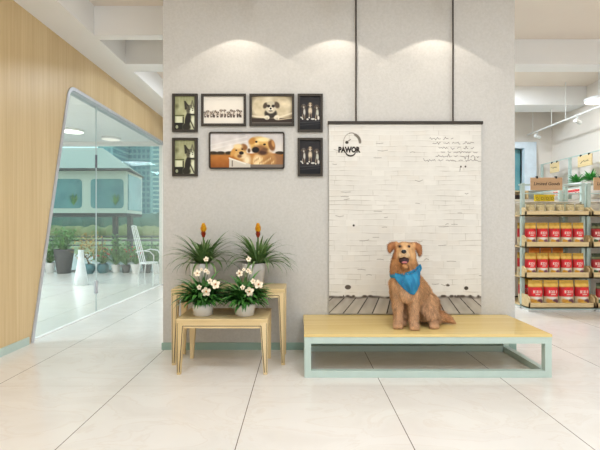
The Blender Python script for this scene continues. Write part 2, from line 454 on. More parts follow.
def disc(x, y, z, r, label, drop=0, lm='lit'):
    t = thing('ceiling_light', (x,y,z+drop), label, 'ceiling light')
    B().lathe([(r*.96,-.001),(r*1.04,-.001),(r*1.04,-.05),(r,-.055),(r*.96,-.045)], (0,0,-drop), n=32, close=False).build('ring', 'lampw', t)
    B().lathe([(r*.97,-.04),(r*.97,-.046),(.001,-.05)], (0,0,-drop), n=32).build('diffuser', lm, t)
    B().lathe([(r*.98,-.002),(r*.98,-.03),(.001,-.03)], (0,0,-drop), n=32).build('backplate', 'lampw', t)
    if drop: B().tube([(0,0,0),(0,0,-drop)], .008).build('rod', 'lampw', t)
disc(-5.12, 9.2, CL, .24, 'round flush ceiling light in the side room, nearer of two')
disc(-4.63, 10.05, CL, .22, 'round flush ceiling light in the side room, nearer the outer glass', lm='lit3')
disc(4.83, 6.62, 3.25, .2, 'round pendant disc light above the pet food shelves', CH-3.25)
t = thing('track_light', (4.6, 6.2, 3.03), 'white lighting track running back above the shelves', 'track light')
B().box(-.015,.015, -1.2, 2.09, -.02, 0).build('track', 'lampw', t)
for yy in (-1.0, .9, 1.3, 1.9): B().tube([(0,yy,0),(0,yy,(CL if 1.09 < yy < 1.58 else CH)-3.03)], .006).build('hanger', 'lampw', t)
for yy in (.6, 1.75):
    h = B().tube([(0,yy,-.02),(0,yy,-.07)], .008).tube([(-.05,yy-.02,-.1),(.06,yy+.02,-.13)], .032, 14).build('lamp_head', 'lampw', t)

# ================================================================== WALL PICTURES
def frame(px0, px1, py0, py1, label, painter, bw=.022, round_=0, group=None):
    a = P(px0, py1, YW-.013); b = P(px1, py0, YW-.013)
    w, h = b.x-a.x, b.z-a.z
    t = thing('picture_frame', ((a.x+b.x)/2, YW, a.z), label, 'picture', group)
    fb = B(); y0, y1 = -.026, 0
    if round_:
        out = []; inn = []
        for (cx, cz, a0) in ((w/2,h,0),(-w/2,h,PI/2),(-w/2,0,PI),(w/2,0,3*PI/2)):
            sx = -1 if cx > 0 else 1; sz = -1 if cz > 0 else 1
            out += arc((cx+sx*round_, cz+sz*round_), round_, a0, a0+PI/2, 5)
            inn += arc((cx+sx*(round_+.004), cz+sz*(round_+.004)), round_-bw+.004+.004, a0, a0+PI/2, 5)
        n = len(out); vs = []
        for y in (y0, y1):
            vs += [(p[0],y,p[1]) for p in out]+[(p[0],y,p[1]) for p in inn]
        fs = []
        for i in range(n):
            j = (i+1)%n
            fs += [(i,j,n+j,n+i),(2*n+i,3*n+i,3*n+j,2*n+j),(i,2*n+i,2*n+j,j),(n+i,n+j,3*n+j,3*n+i)]
        fb.add(vs, fs); fb.build('frame', 'dark', t)
    else:
        fb.box(-w/2,-w/2+bw,y0,y1,0,h); fb.box(w/2-bw,w/2,y0,y1,0,h)
        fb.box(-w/2+bw,w/2-bw,y0,y1,0,bw); fb.box(-w/2+bw,w/2-bw,y0,y1,h-bw,h)
        fb.build('frame', 'dark', t)
    B().box(-w/2+.005,w/2-.005,-.008,-.001,.005,h-.005).build('backing', 'dark', t)
    W = int((w-2*bw)*420); Hh = int((h-2*bw)*420)
    im = Img(W, Hh, (200,200,190)); painter(im)
    im.mesh('print', -w/2+bw*.8, w/2-bw*.8, bw*.8, h-bw*.8, -.0095, t)
    return t
def paint_cat(im):
    im.grad(0,1,(158,158,118),(186,184,146)); im.addn(5,18,1); im.addn(14,9,2)
    im.ell(.1,.30,.12,.07,(108,106,70),soft=.9,op=.7); im.rect(.0,.05,0,1,(120,116,84))
    for x in (.22,.36,.5,.62): im.rect(x,x+.03,0,.5,(176,176,140),.5)
    im.rect(0,.46,.55,.59,(96,98,60)); im.rect(.04,.36,.60,.78,(214,214,182)); im.rect(.04,.1,.60,.78,(170,170,130),.6)
    im.rect(0,.44,.78,1,(34,34,26)); im.ell(.12,.9,.06,.05,(166,166,134)); im.ell(.42,.90,.045,.08,(214,214,190)); im.rect(.38,.44,.60,.80,(60,62,44))
    im.ell(.84,.84,.2,.22,(204,204,170),soft=.6); im.ell(.88,.70,.08,.10,(226,226,198),soft=.7)
    for k in range(9): im.ell(.70+.025*k,.66+.035*k,.05,.018,(60,56,44),rot=.7,soft=.6,op=.6)
    im.ell(.62,.70,.13,.24,(34,31,26),rot=.15,soft=.3); im.ell(.55,.90,.2,.11,(44,42,32),soft=.4)
    im.ell(.74,.38,.17,.13,(186,186,154),soft=.35); im.ell(.64,.40,.09,.11,(84,80,64),soft=.7)
    for a,b in (((.52,.38),(.49,.17)),((.49,.17),(.64,.30)),((.56,.36),(.53,.24))): im.line([a,b],.022,(46,43,34))
    for a,b in (((.76,.28),(.83,.15)),((.83,.15),(.90,.32))): im.line([a,b],.018,(110,108,84))
    for k in range(4): im.line([(.66+.05*k,.27),(.66+.045*k,.34)],.010,(66,62,50))
    im.ell(.82,.45,.1,.075,(228,228,206),soft=.4); im.ell(.84,.42,.03,.018,(96,80,66)); im.line([(.62,.54),(.95,.55)],.022,(30,28,22))
    im.ell(.69,.39,.028,.018,(24,22,16)); im.ell(.83,.37,.022,.016,(24,22,16)); im.rect(.92,1,0,1,(62,58,46),.75)
def paint_row(im):
    im.a[:] = (228,220,207); im.addn(4,3,2)
    rs = np.random.RandomState(5); x = .05
    while x < .93:
        hh = rs.choice([0,.0,.03,.07]); w = .028+.012*rs.rand(); c = np.array((70,58,50))+rs.randint(0,50); top = .52+hh
        im.ell(x,.66,w,.09,(176,160,144),soft=.6); im.ell(x+.008*rs.randn(),.68,w*.8,.07,c,soft=.5)
        im.ell(x+.01*rs.randn(),top,w*.9,.05,(160,144,128),soft=.5); im.ell(x-w*.8,top-.01,.010,.03,c-10,rot=.3,soft=.5); im.ell(x+w*.8,top-.01,.010,.03,c-10,rot=-.3,soft=.5)
        im.ell(x,top+.015,.010,.012,(40,34,30),soft=.4); im.ell(x+.01,top+.09,w*.5,.02,(224,214,200),soft=.6)
        for q in (-.5,.45): im.ell(x+q*w,.735,.008,.03,c-20,soft=.5)
        x += .062+.03*rs.rand()
    im.rect(0,1,.775,.785,(212,202,188))
def paint_puppy(im):
    im.a[:] = (206,190,158); im.addn(6,20,3); im.addn(14,8,4)
    d = np.sqrt(((im.X-.5)/.62)**2+((im.Y-.38)/.62)**2); im.blend((d-.72)*2.2,(66,50,34))
    im.ell(.42,.1,.1,.2,(232,220,192),soft=.8,op=.5)
    im.rect(0,1,.78,1,(54,42,34)); im.line([(0,.70),(.35,.76),(.65,.76),(1,.60)],.028,(222,208,180)); im.rect(0,1,.92,1,(96,88,80))
    im.line([(.65,.84),(.98,.78)],.015,(200,180,150))
    im.ell(.47,.62,.15,.17,(54,46,38),soft=.3); im.ell(.47,.42,.13,.20,(206,194,170),soft=.25)
    im.ell(.34,.34,.05,.11,(70,58,46),rot=.5,soft=.5); im.ell(.62,.32,.06,.12,(84,70,56),rot=-.5,soft=.5)
    im.ell(.47,.26,.09,.07,(196,184,158),soft=.5); im.ell(.42,.36,.04,.05,(44,36,30),soft=.5); im.ell(.53,.36,.04,.05,(44,36,30),soft=.5)
    im.ell(.47,.46,.06,.07,(226,216,196),soft=.5); im.ell(.47,.445,.025,.035,(20,16,14)); im.ell(.47,.53,.05,.02,(60,48,40))
    im.ell(.38,.76,.065,.075,(226,214,190),soft=.4); im.ell(.62,.76,.07,.085,(226,214,190),soft=.4)
    for x in (.36,.39,.6,.63): im.line([(x,.77),(x,.82)],.008,(110,96,80))
def paint_trio(im):
    im.a[:] = (40,37,38); im.addn(5,6,6); im.grad(.74,1,(30,30,33),(16,16,18)); im.addn(16,4,7)
    im.line([(0,.78),(1,.74)],.008,(66,64,64)); im.line([(0,.86),(1,.80)],.008,(52,50,52))
    for cx, cy, c, k in ((.20,.40,(196,192,182),0),(.5,.36,(206,190,164),1),(.80,.42,(190,188,172),2)):
        im.ell(cx,cy+.02,.11,.14,(70,58,50),soft=.7,op=.8)
        im.ell(cx,cy-.11,.085,.055,((96,88,80),(196,172,140),(90,78,66))[k],soft=.5)
        im.ell(cx-.09,cy-.10,.03,.045,(84,68,56),rot=.6,soft=.6); im.ell(cx+.09,cy-.10,.03,.045,(74,60,50),rot=-.6,soft=.6)
        im.ell(cx,cy-.07,.03,.03,(216,206,190),soft=.7); im.ell(cx,cy-.075,.012,.010,(14,12,12)); im.ell(cx-.035,cy-.11,.012,.010,(14,12,12)); im.ell(cx+.035,cy-.11,.012,.010,(14,12,12))
        im.ell(cx+(.03,0,.02)[k],cy+.08,(.05,.085,.07)[k],.11,c,soft=.6); im.ell(cx-.045,cy+.02,.03,.10,(54,44,40),soft=.8,op=(.9,.0,.5)[k])
        im.ell(cx-.045,cy+.21,.022,.075,(150,132,112),soft=.6); im.ell(cx-.045,cy+.27,.03,.02,(226,220,208)); im.ell(cx+.05,cy+.21,.022,.07,(120,100,84),soft=.6)
        im.ell(cx,cy+.2,.018,.08,(26,24,24),soft=.6)
    im.ell(.10,.63,.06,.02,(210,206,196),rot=.6); im.ell(.62,.67,.09,.025,(206,200,190)); im.ell(.88,.64,.045,.06,(214,208,198),soft=.5); im.ell(.38,.68,.05,.025,(216,210,200))
def paint_gold(im):
    im.grad(0,.6,(206,198,196),(226,216,204)); im.addn(5,8,8)
    for a in (.1,.22,.34): im.line([(.0,a+.25),(.5,a)],.02,(230,224,218),.5)
    im.grad(.58,1,(186,120,54),(150,84,30)); im.addn(10,8,9)
    for x in (.04,.14,.26,.95): im.ell(x,.57,.06,.05,(54,42,26),soft=.4)
    im.line([(0,.62),(.4,.62)],.012,(120,84,44))
    im.ell(.88,.82,.16,.22,(150,104,66),soft=.3)
    # small puppy
    im.ell(.48,.80,.10,.22,(188,140,84),soft=.4); im.ell(.40,.54,.095,.20,(214,168,100),soft=.3)
    im.ell(.46,.40,.05,.09,(140,92,50),rot=.5,soft=.5); im.ell(.31,.55,.03,.13,(206,150,76),rot=.5,soft=.5)
    im.ell(.38,.38,.06,.07,(236,204,150),soft=.7); im.ell(.44,.64,.055,.10,(228,200,152),soft=.5); im.ell(.40,.66,.03,.05,(120,80,50),soft=.8)
    im.ell(.425,.57,.032,.05,(34,22,18),soft=.3); im.ell(.355,.49,.013,.022,(26,16,12)); im.ell(.437,.46,.013,.022,(26,16,12))
    im.ell(.50,.78,.05,.16,(240,218,180),soft=.8,op=.8); im.ell(.53,.5,.02,.06,(90,60,36),soft=.8)
    # big puppy
    im.ell(.73,.78,.16,.30,(196,146,86),soft=.35); im.ell(.65,.84,.06,.2,(240,214,168),soft=.7); im.ell(.80,.80,.06,.2,(150,104,60),soft=.9,op=.7)
    im.ell(.68,.34,.145,.24,(216,172,98),rot=.25,soft=.3); im.ell(.575,.22,.055,.09,(188,130,60),rot=-.6,soft=.5)
    im.ell(.84,.34,.045,.17,(120,76,40),rot=-.25,soft=.4); im.ell(.86,.30,.02,.10,(190,136,80),rot=-.25,soft=.6)
    im.ell(.72,.18,.09,.06,(246,220,160),soft=.8); im.ell(.64,.33,.03,.07,(240,206,140),soft=.8)
    im.ell(.63,.245,.017,.03,(26,16,12)); im.ell(.742,.32,.020,.03,(30,18,14))
    im.ell(.68,.47,.10,.13,(140,96,58),soft=.7); im.ell(.62,.48,.05,.085,(28,20,18),soft=.35); im.ell(.72,.56,.06,.07,(74,46,32),soft=.8); im.ell(.745,.47,.04,.05,(110,74,46),soft=.8)
    for k in range(26): im.ell(.6+.011*k,.74+.03*((k*7)%5),.008,.05,(170,122,70) if k%2 else (232,196,140),rot=.3,soft=.8,op=.6)
    # crate edge
    pts = [(.27,.74),(.55,.93),(1,.9)]
    im.blend(((im.Y > .74+(im.X-.27)*.55)&(im.X > .26)&(im.X < .62)&(im.Y > .74))*1.0,(206,196,180))
    im.blend(((im.Y > .90)&(im.X >= .55))*1.0,(120,108,98)); im.line([(.26,.72),(.48,.88)],.02,(232,224,210)); im.line([(.30,.80),(.30,.95)],.015,(110,100,88))
frame(172.4,197.7,93.9,132, 'upper small dark-framed greenish cat photo at the far left of the wall', paint_cat)
frame(172.4,197.7,138,176.2, 'lower small dark-framed greenish cat photo, directly under its twin', paint_cat)
frame(201.3,246,94,126, 'dark-framed pale photo showing a long row of small dogs', paint_row)
frame(249.5,294.3,94,126, 'dark-framed sepia photo of a fluffy puppy with paws on an edge', paint_puppy)
frame(297.6,322.8,94,132, 'upper small dark-framed black photo of three dogs sitting together', paint_trio)
frame(297.6,322.8,138,176.2, 'lower small dark-framed black photo of three dogs sitting together', paint_trio)
frame(209,284.6,132,169, 'large wide round-cornered framed photo of two golden puppies', paint_gold, bw=.017, round_=.022)

# ================================================================== HANGING BANNER
a = P(329,313.6,YW-.025); b = P(481.3,124,YW-.025)
ban = thing('hanging_banner', ((a.x+b.x)/2, YW-.025, a.z), 'tall printed white brick banner hanging on dark rods behind the dog', 'banner')
w, h = b.x-a.x, b.z-a.z
B().box(-w/2-.012, w/2+.014, -.012, .012, h-.004, h+.026).build('top_bar', 'dark', ban, bevel=.002)
for px in (356,453):
    x = (px-300)/F*(YW-.025)-ban.location.x
    B().tube([(x,0,h+.024),(x,0,CH-a.z)], .0075, 10).build('hanging_rod', 'dark', ban)
B().box(-w/2, w/2, .0, .004, 0, h).build('backing', 'white', ban)
im = Img(456, 568, (216,211,202)); im.addn(7,4,11); im.addn(40,3,12)
rs = np.random.RandomState(3)
hz = .913                             # the painted floor starts here
rows = 44
yy = 0.012; r = 0
n1 = im.noise(26,1,21); n2 = im.noise(60,1,22); n3 = im.noise(9,1,23)
while yy < hz:
    rh = (.020+.013*rs.rand()) * (1.15 if yy > .5 else .95)
    wob = .0022*np.sin(im.X*14+r)+.0018*n1
    strength = np.clip(.20+.30*n3+.42*n1+.18*n2, 0, .85)*(1 if yy > .10 else .5)
    im.blend(np.clip(1.35-np.abs(im.Y-yy-wob)/.0017,0,1)*strength, (150,138,122))
    im.blend(np.clip(1.35-np.abs(im.Y-yy-wob+.004)/.003,0,1)*.35, (226,222,213))
    x = rs.rand()*.05
    while x < 1:
        st = np.clip(.10+.5*rs.rand()*(rs.rand() > .45),0,.6)
        m = np.clip(1.3-np.abs(im.X-x-.003*n1)/.0020,0,1)*((im.Y > yy)&(im.Y < yy+rh))
        im.blend(m*st*(.5+.5*n1), (150,140,124))
        if rs.rand() < .25: im.blend(((im.X > x)&(im.X < x+.08)&(im.Y > yy)&(im.Y < yy+rh))*.25, (214,204,190) if rs.rand() < .6 else (238,234,226))
        x += .075+.035*rs.rand()
    yy += rh; r += 1
for k in range(34):                   # chipped mortar and holes
    x, y = rs.rand(), .1+rs.rand()*.78; L = .02+.05*rs.rand()
    im.line([(x,y),(x+L*.5,y+.003*rs.randn()),(x+L,y+.003*rs.randn())], .0012, (104,92,78), .6)
im.ell(.163,.535,.007,.006,(60,50,42)); im.ell(.125,.86,.02,.012,(90,80,68)); im.ell(.90,.865,.014,.010,(70,60,50)); im.ell(.78,.85,.012,.006,(90,80,68))
im.grad(hz,1,(156,148,138),(186,179,168))
pv = (.50,.60)                        # the printed boards run to a point of their own
ang = (im.X-pv[0])/(im.Y-pv[1]+1e-6)
bd = np.floor(ang/.24+.3); frac = ang/.24+.3-bd
sh = (np.sin(bd*12.9898)*43758.5453)%1
im.a = np.where((im.Y > hz)[...,None], im.a+(sh[...,None]-.5)*34+ (im.noise(40,1,31)*10)[...,None]+(np.sin(frac*9+bd*3)*4)[...,None], im.a)
im.blend(((frac < .09)&(im.Y > hz))*.9, (50,43,38))
im.blend(np.clip(1.4-np.abs(im.Y-hz+.004*n1)/.006,0,1)*(.55+.4*n2), (58,50,44))
for k in range(26): x = rs.rand(); im.ell(x,hz-.006,.014*rs.rand()+.004,.006,(70,60,52),soft=.6,op=.7)
# hand-written lines at the top right (illegible in the photograph)
def scribble(x0, x1, y, seed, dens=1):
    q = np.random.RandomState(seed); x = x0; pts = []
    while x < x1:
        if q.rand() < .16 and len(pts) > 3:
            im.line(pts, .0011, (84,74,64), .75); pts = []; x += .012
        pts.append((x, y+.0030*q.randn()*(2.0 if q.rand() < .10 else 1))); x += .0065
    if len(pts) > 1: im.line(pts, .0011, (84,74,64), .75)
for i, (x0,x1,y) in enumerate(((.66,.82,.078),(.68,.95,.103),(.72,.95,.127),(.735,.985,.150),(.70,.985,.172),(.62,.985,.193))): scribble(x0,x1,y,40+i)
im.line([(.915,.165),(.913,.188)],.0013,(90,80,70)); im.line([(.955,.172),(.957,.192)],.0013,(90,80,70))
im.ell(.865,.225,.006,.005,(80,70,60)); im.ell(.895,.225,.006,.005,(80,70,60)); im.line([(.862,.225),(.858,.25)],.0012,(80,70,60))
# dog-face outline over the lettering
cx, cy = .148,.098
im.line([(cx+.052*math.cos(t), cy+.05*math.sin(t)) for t in np.linspace(-PI*.95,-PI*.62,8)],.0015,(150,140,126))
im.line([(cx+.05*math.cos(t), cy+.05*math.sin(t)) for t in np.linspace(-PI*.6,-PI*.38,8)],.0022,(120,110,98))
im.line([(cx+.056*math.cos(t), cy+.045*math.sin(t)) for t in np.linspace(-PI*.36,-PI*.0,10)],.0058,(112,104,92))
im.line([(cx-.05,cy-.01),(cx-.055,cy+.03)],.0013,(150,140,126)); im.ell(cx-.03,cy+.0,.011,.008,(60,52,46)); im.line([(cx-.028,cy-.004),(cx-.005,cy-.016)],.0018,(90,80,70))
im.mesh('print', -w/2, w/2, 0, h, -.0008, ban)
lx = P(349,150,YW-.025)
text_mesh('lettering', 'PAWOR', .070, 'ink', ban, (lx.x-ban.location.x, -.0016, lx.z-a.z), bold=.0048, sx=.80, ext=.0004)
c = P(350.5,151.5,YW-.025)
B().tube([(c.x-ban.location.x+.048*math.cos(t), -.0022, c.z-a.z-.042*math.sin(t)) for t in np.linspace(.12,PI-.05,14)], [.004+.004*math.sin(k/13*PI) for k in range(14)], 6).build('smile_mark', 'ink', ban)

# ================================================================== DISPLAY PLATFORM
x0, x1, yf, yb, ph = .035, 1.979, 3.222, YW-.013, .341
pl = thing('display_platform', ((x0+x1)/2, (yf+yb)/2, 0), 'low display platform, oak top on a mint green steel frame, under the dog', 'platform')
W2, D2, tb, ft = (x1-x0)/2, (yb-yf)/2, .052, ph-.022
B().box(-W2-.003, W2+.003, -D2-.003, D2, ft, ph).build('platform_top', 'deck', pl, bevel=.003)
def tube_box(*a): return B().box(*a)
for nm, z0, z1 in (('upper_rail', ft-tb, ft), ('lower_rail', 0, tb)):
    B().box(-W2+tb, W2-tb, -D2, -D2+tb, z0, z1).build(nm, 'mint', pl, bevel=.002)
    B().box(-W2+tb, W2-tb, D2-tb, D2, z0, z1).build(nm, 'mint', pl, bevel=.002)
    B().box(-W2, -W2+tb, -D2+tb, D2-tb, z0, z1).build(nm, 'mint', pl, bevel=.002)
    B().box(W2-tb, W2, -D2+tb, D2-tb, z0, z1).build(nm, 'mint', pl, bevel=.002)
for sx in (-1,1):
    for sy in (-1,1):
        xa = -W2 if sx < 0 else W2-tb; ya = -D2 if sy < 0 else D2-tb
        B().box(xa, xa+tb, ya, ya+tb, 0, ft).build('leg', 'mint', pl, bevel=.002)

# ================================================================== TWO TABLES
def table(x0, x1, y0, y1, top, label, tt=.03, ap=.045, lw=.062, lb=.030):
    t = thing('plant_table', ((x0+x1)/2, (y0+y1)/2, 0), label, 'table')
    w, d = (x1-x0)/2, (y1-y0)/2
    B().box(-w, w, -d, d, top-tt, top).build('tabletop', 'tablew', t, bevel=.003)
    a = B()
    a.box(-w+lw, w-lw, -d, -d+.03, top-tt-ap, top-tt); a.box(-w+lw, w-lw, d-.03, d, top-tt-ap, top-tt)
    a.box(-w, -w+.03, -d+.05, d-.05, top-tt-ap, top-tt); a.box(w-.03, w, -d+.05, d-.05, top-tt-ap, top-tt)
    a.build('apron', 'tablew', t)
    for sx in (-1,1):
        for sy in (-1,1):
            f = lambda q: (min(q[0],q[1]), max(q[0],q[1]))
            ax = f((sx*w, sx*(w-lw))); ay = f((sy*d, sy*(d-.05)))
            bx = f((sx*(w-.004), sx*(w-.004-lb))); by = f((sy*(d-.004), sy*(d-.004-lb)))
            B().taper((bx[0],bx[1],by[0],by[1]), (ax[0],ax[1],ay[0],ay[1]), 0, top-tt).build('leg', 'tablev', t, bevel=.002)
    g = B(); zz = top-tt-ap; yq = -d-.001       # dark inlaid line round the inside of the front frame
    def seg(p, q, wd=.005):
        p = Vector((p[0],yq,p[1])); q = Vector((q[0],yq,q[1])); dd = (q-p).normalized(); nn = Vector((-dd.z,0,dd.x))*wd/2
        g.add([p-nn, q-nn, q+nn, p+nn, p-nn+Vector((0,.003,0)), q-nn+Vector((0,.003,0)), q+nn+Vector((0,.003,0)), p+nn+Vector((0,.003,0))],
              [(0,1,2,3),(4,7,6,5),(0,4,5,1),(1,5,6,2),(2,6,7,3),(3,7,4,0)])
    zi = zz+.018
    for sx in (-1,1):
        seg((sx*(w-.004-lb+.008), .02), (sx*(w-lw+.010), zi))
        seg((sx*(w-.010), .02), (sx*(w-.010), top-tt-.004), .003)
    seg((-(w-lw+.010), zi), (w-lw+.010, zi))
    g.build('inlay', 'groove', t)
    return t
low = table(-.992, -.259, 3.28, 3.715, .448, 'low beech table in front, with two flower pots on it')
tall = table(-1.102, -.126, 3.504, 3.84, .653, 'taller beech table against the wall, behind the low table')
# copies of the tapered leg must clear the lower table: it nests between the taller table's legs

# ================================================================== PLANTS ON THE TABLES
def pot_parts(t, r, h, m, rb=None):
    rb = rb or r*.8
    B().lathe([(rb*.9,0),(rb,.004),(r*.98,h*.7),(r,h),(r*.93,h),(r*.9,h*.88)], n=32, close=False).build('pot', m, t, smooth=True)
    B().lathe([(rb*.9,0.001),(.001,.001)], n=32, close=False).build('pot_base', m, t)
    B().lathe([(r*.92,h*.86),(r*.92,h*.88),(.001,h*.9)], n=24).build('soil', 'soil', t)
def bromeliad(x, y, z, label, seed, lean):
    rs = random.Random(seed)
    t = thing('potted_bromeliad', (x,y,z), label, 'potted plant', 'grassy plants on the taller table')
    pot_parts(t, .108, .205, 'pot2', .098)
    b = B()
    for i in range(80):
        az = 2*PI*i/80+rs.uniform(-.25,.25); k = rs.random()
        L = .27+.15*rs.random(); rise = .34+1.0*k; dr = (1.3+1.1*rs.random())*(1.15-.5*k)
        b.blade((lean+.03*math.cos(az), .03*math.sin(az), .19), az, L, .021+.007*rs.random(), rise, dr, n=9)
    for i in range(10):
        az = 2*PI*i/10+rs.uniform(-.3,.3)
        b.blade((lean+.01*math.cos(az), .01*math.sin(az), .2), az, .20+.05*rs.random(), .02, 1.25, .5)
    b.v = [(p[0], p[1] if p[1] < .14 else .14+(p[1]-.14)*.28, p[2]) for p in b.v]     # leaves turned aside by the wall
    b.build('leaves', 'leafm', t, smooth=True, recalc=False)
    f = B().tube([(lean,0,.18),(lean,0,.46)], .008, 6)
    f.build('flower_stalk', 'stem', t)
    rb = B()
    for j in range(4):
        for i in range(7):
            az = 2*PI*i/7+j*.5; rb.blade((lean,0,.43+j*.012), az, .055-.004*j, .024, 1.1+.06*j, .5, n=4)
    rb.build('red_bracts', 'red', t, recalc=False)
    yb_ = B()
    for j in range(5):
        for i in range(6):
            az = 2*PI*i/6+j*.5; yb_.blade((lean,0,.475+j*.013), az, .062-.005*j, .034, .95+.09*j, .3, n=4)
    yb_.build('yellow_bracts', 'yellow', t, recalc=False)
    return t
bromeliad(P(202,0,3.70).x, 3.705, .653, 'grassy-leaved plant with yellow flower spike in tall pot, left of the pair', 3, .012)
bromeliad(P(253,0,3.70).x, 3.705, .653, 'grassy-leaved plant with yellow flower spike in tall pot, right of the pair', 5, .045)
def flower(b, c, cc, r, d, rs):
    """five rounded petals facing direction d"""
    d = Vector(d).normalized(); u = d.cross(Vector((0,0,1))).normalized(); v = u.cross(d)
    for k in range(5):
        a = 2*PI*k/5+rs.random()*.4; e = (u*math.cos(a)+v*math.sin(a)); s_ = e.cross(d)
        c0 = Vector(c); n = 6; o = len(b.v); pts = [c0]
        for i in range(n+1):
            t = PI*i/n; pts.append(c0+e*(r*.55-math.cos(t)*r*.5)+s_*math.sin(t)*r*.42+d*(r*.22*math.sin(t*.5+.4)))
        for i in range(n, -1, -1):
            t = PI*i/n; pts.append(c0+e*(r*.55-math.cos(t)*r*.5)-s_*math.sin(t)*r*.42+d*(r*.22*math.sin(t*.5+.4)))
        m = len(pts)-1
        b.add(pts, [(0,1+i,1+(i+1)%m) for i in range(m)])
    cc.ball(Vector(c)+d*.006, r*.2, 8, 6)
def orchid(x, y, z, label, seed):
    rs = random.Random(seed)
    t = thing('potted_orchid', (x,y,z), label, 'potted plant', 'white flowering plants on the low table')
    pot_parts(t, .088, .100, 'pot', .078)
    b = B()
    for i in range(150):                # dense broad foliage
        az = rs.uniform(0,2*PI); rr = .05*rs.random(); k = rs.random()
        b.blade((rr*math.cos(az), rr*math.sin(az), .085+.07*rs.random()), az, .15+.12*rs.random(), .034+.018*rs.random(), .35+.9*k, 1.3+.8*rs.random(), n=6, fold=.3)
    for i in range(30):                # low fringe of pointed leaves over the rim
        az = 2*PI*i/30; b.blade((.05*math.cos(az), .05*math.sin(az), .10), az, .14+.07*rs.random(), .036, .55+.3*rs.random(), 2.2, n=6, fold=.3)
    b.build('leaves', 'leafd', t, smooth=True, recalc=False)
    l2 = B()
    for az, L, ri in ((PI*.98,.33,1.05),(PI*1.1,.30,.75),(-.15,.27,.65),(.3,.32,.9),(PI*.8,.30,1.25),(-.5,.24,.7),(.9,.34,1.3),(PI*1.25,.25,.6)):
        l2.blade((0,0,.11), az, L, .04, ri, 1.25, n=8)
    l2.build('broad_leaves', 'leaff', t, smooth=True, recalc=False)
    spots = [(-.035,.355,.026),(.038,.47,.020),(.0,.385,.013),(.035,.375,.018),(.055,.36,.015),(.0,.25,.019),(.056,.215,.034),(.13,.275,.034),(.085,.30,.020)]
    st = B()
    for fx, fz, r in spots:
        st.tube([(0,0,.1),(fx*.4,-.02,.1+(fz-.1)*.6),(fx,(-.045 if fz > .3 else -.12),fz)], .0025, 5)
    st.build('flower_stems', 'stem', t)
    for fx, fz, r in spots:
        fb = B(); cb = B(); flower(fb, (fx, (-.05 if fz > .3 else -.125), fz), cb, r*1.08, (rs.uniform(-.3,.3),-1,rs.uniform(0,.4)), rs)
        f = fb.build('flower', 'petal', t, smooth=True, recalc=False); cb.build('flower_centre', 'petalc', f)
orchid(P(203,0,3.43).x, 3.43, .448, 'cream-flowered plant in low white bowl, left on the low table', 11)
orchid(P(244.7,0,3.43).x, 3.43, .448, 'cream-flowered plant in low white bowl, right on the low table', 17)

# ================================================================== THE DOG
dg0 = P(405, 326, 3.45)
dog = thing('dog', (dg0.x, 3.43, ph), 'golden retriever sitting on the platform wearing a blue bandana', 'dog')
rawb = B()
def caps(pts):                       # (x,y,z,r) chain of overlapping tapered capsules
    for (x0,y0,z0,r0),(x1,y1,z1,r1) in zip(pts[:-1], pts[1:]):
        L = math.dist((x0,y0,z0),(x1,y1,z1)); n = max(2, int(L/(min(r0,r1)*.35)))
        for i in range(n+1):
            t = i/n; rawb.ball((x0+(x1-x0)*t, y0+(y1-y0)*t, z0+(z1-z0)*t), r0+(r1-r0)*t, 16, 10)
def rot(ax, a): return Matrix.Rotation(a, 4, ax)
caps([(.01,.04,.43,.105),(.035,.075,.34,.125),(.12,.17,.25,.135),(.19,.25,.16,.145)])     # trunk down to the rump
caps([(.10,.12,.36,.085),(.17,.19,.26,.105)])
caps([(.012,.01,.37,.098),(.0,.0,.30,.085)])                                              # fore-chest
caps([(.015,.05,.43,.108),(.0,.03,.50,.098),(-.01,.02,.58,.08)])                          # neck with ruff
hb0 = len(rawb.v); HU = .016                                                                                 # head a little raised
rawb.ball((-.008,.0,.628+HU),(.086,.088,.074),20,14)                                      # skull
rawb.ball((-.01,-.035,.655+HU),(.060,.05,.042),16,10)
for s in (-1,1):
    rawb.ball((-.01+s*.052,-.015,.585+HU),(.046,.06,.055),14,10)                          # cheeks
    rawb.ball((-.011+s*.027,-.112,.596+HU),(.024,.040,.021),12,8)                         # flews
    caps([(-.01+s*.06,.0,.56,.045),(-.01+s*.07,.02,.50,.05),(-.0+s*.07,.03,.45,.05)])     # ruff
caps([(-.011,-.05,.618+HU,.046),(-.012,-.11,.617+HU,.034),(-.012,-.140,.618+HU,.025)])    # upper muzzle
caps([(-.01,-.02,.535,.045),(-.01,-.07,.520,.030),(-.01,-.108,.524,.021)])                # lower jaw, mouth open
# ears: hanging flaps, slightly out
for s, tipz in ((-1,.640),(1,.614)):
    for i in range(11):
        t = i/10; x = -.008+s*(.064+.062*math.sin(min(1,t*1.25)*PI/2)); z = .690+HU*.6-(.690-tipz)*t**1.25
        rawb.ball((x, .004-.018*t, z), (.016, .030+.014*math.sin(t*PI), .024+.006*math.sin(t*PI)), 12, 8, rot('Y', s*(.95-.6*t)))
def turn(p):                         # the face looks at the viewer: swing it left in proportion to how far it stands out
    return (p[0]+.27*min(0,p[1]+.01)*min(1,max(0,(p[2]-.48)/.05)), p[1]*(.93 if p[1] < 0 else 1), p[2])
rawb.v = rawb.v[:hb0]+[turn(p) for p in rawb.v[hb0:]]
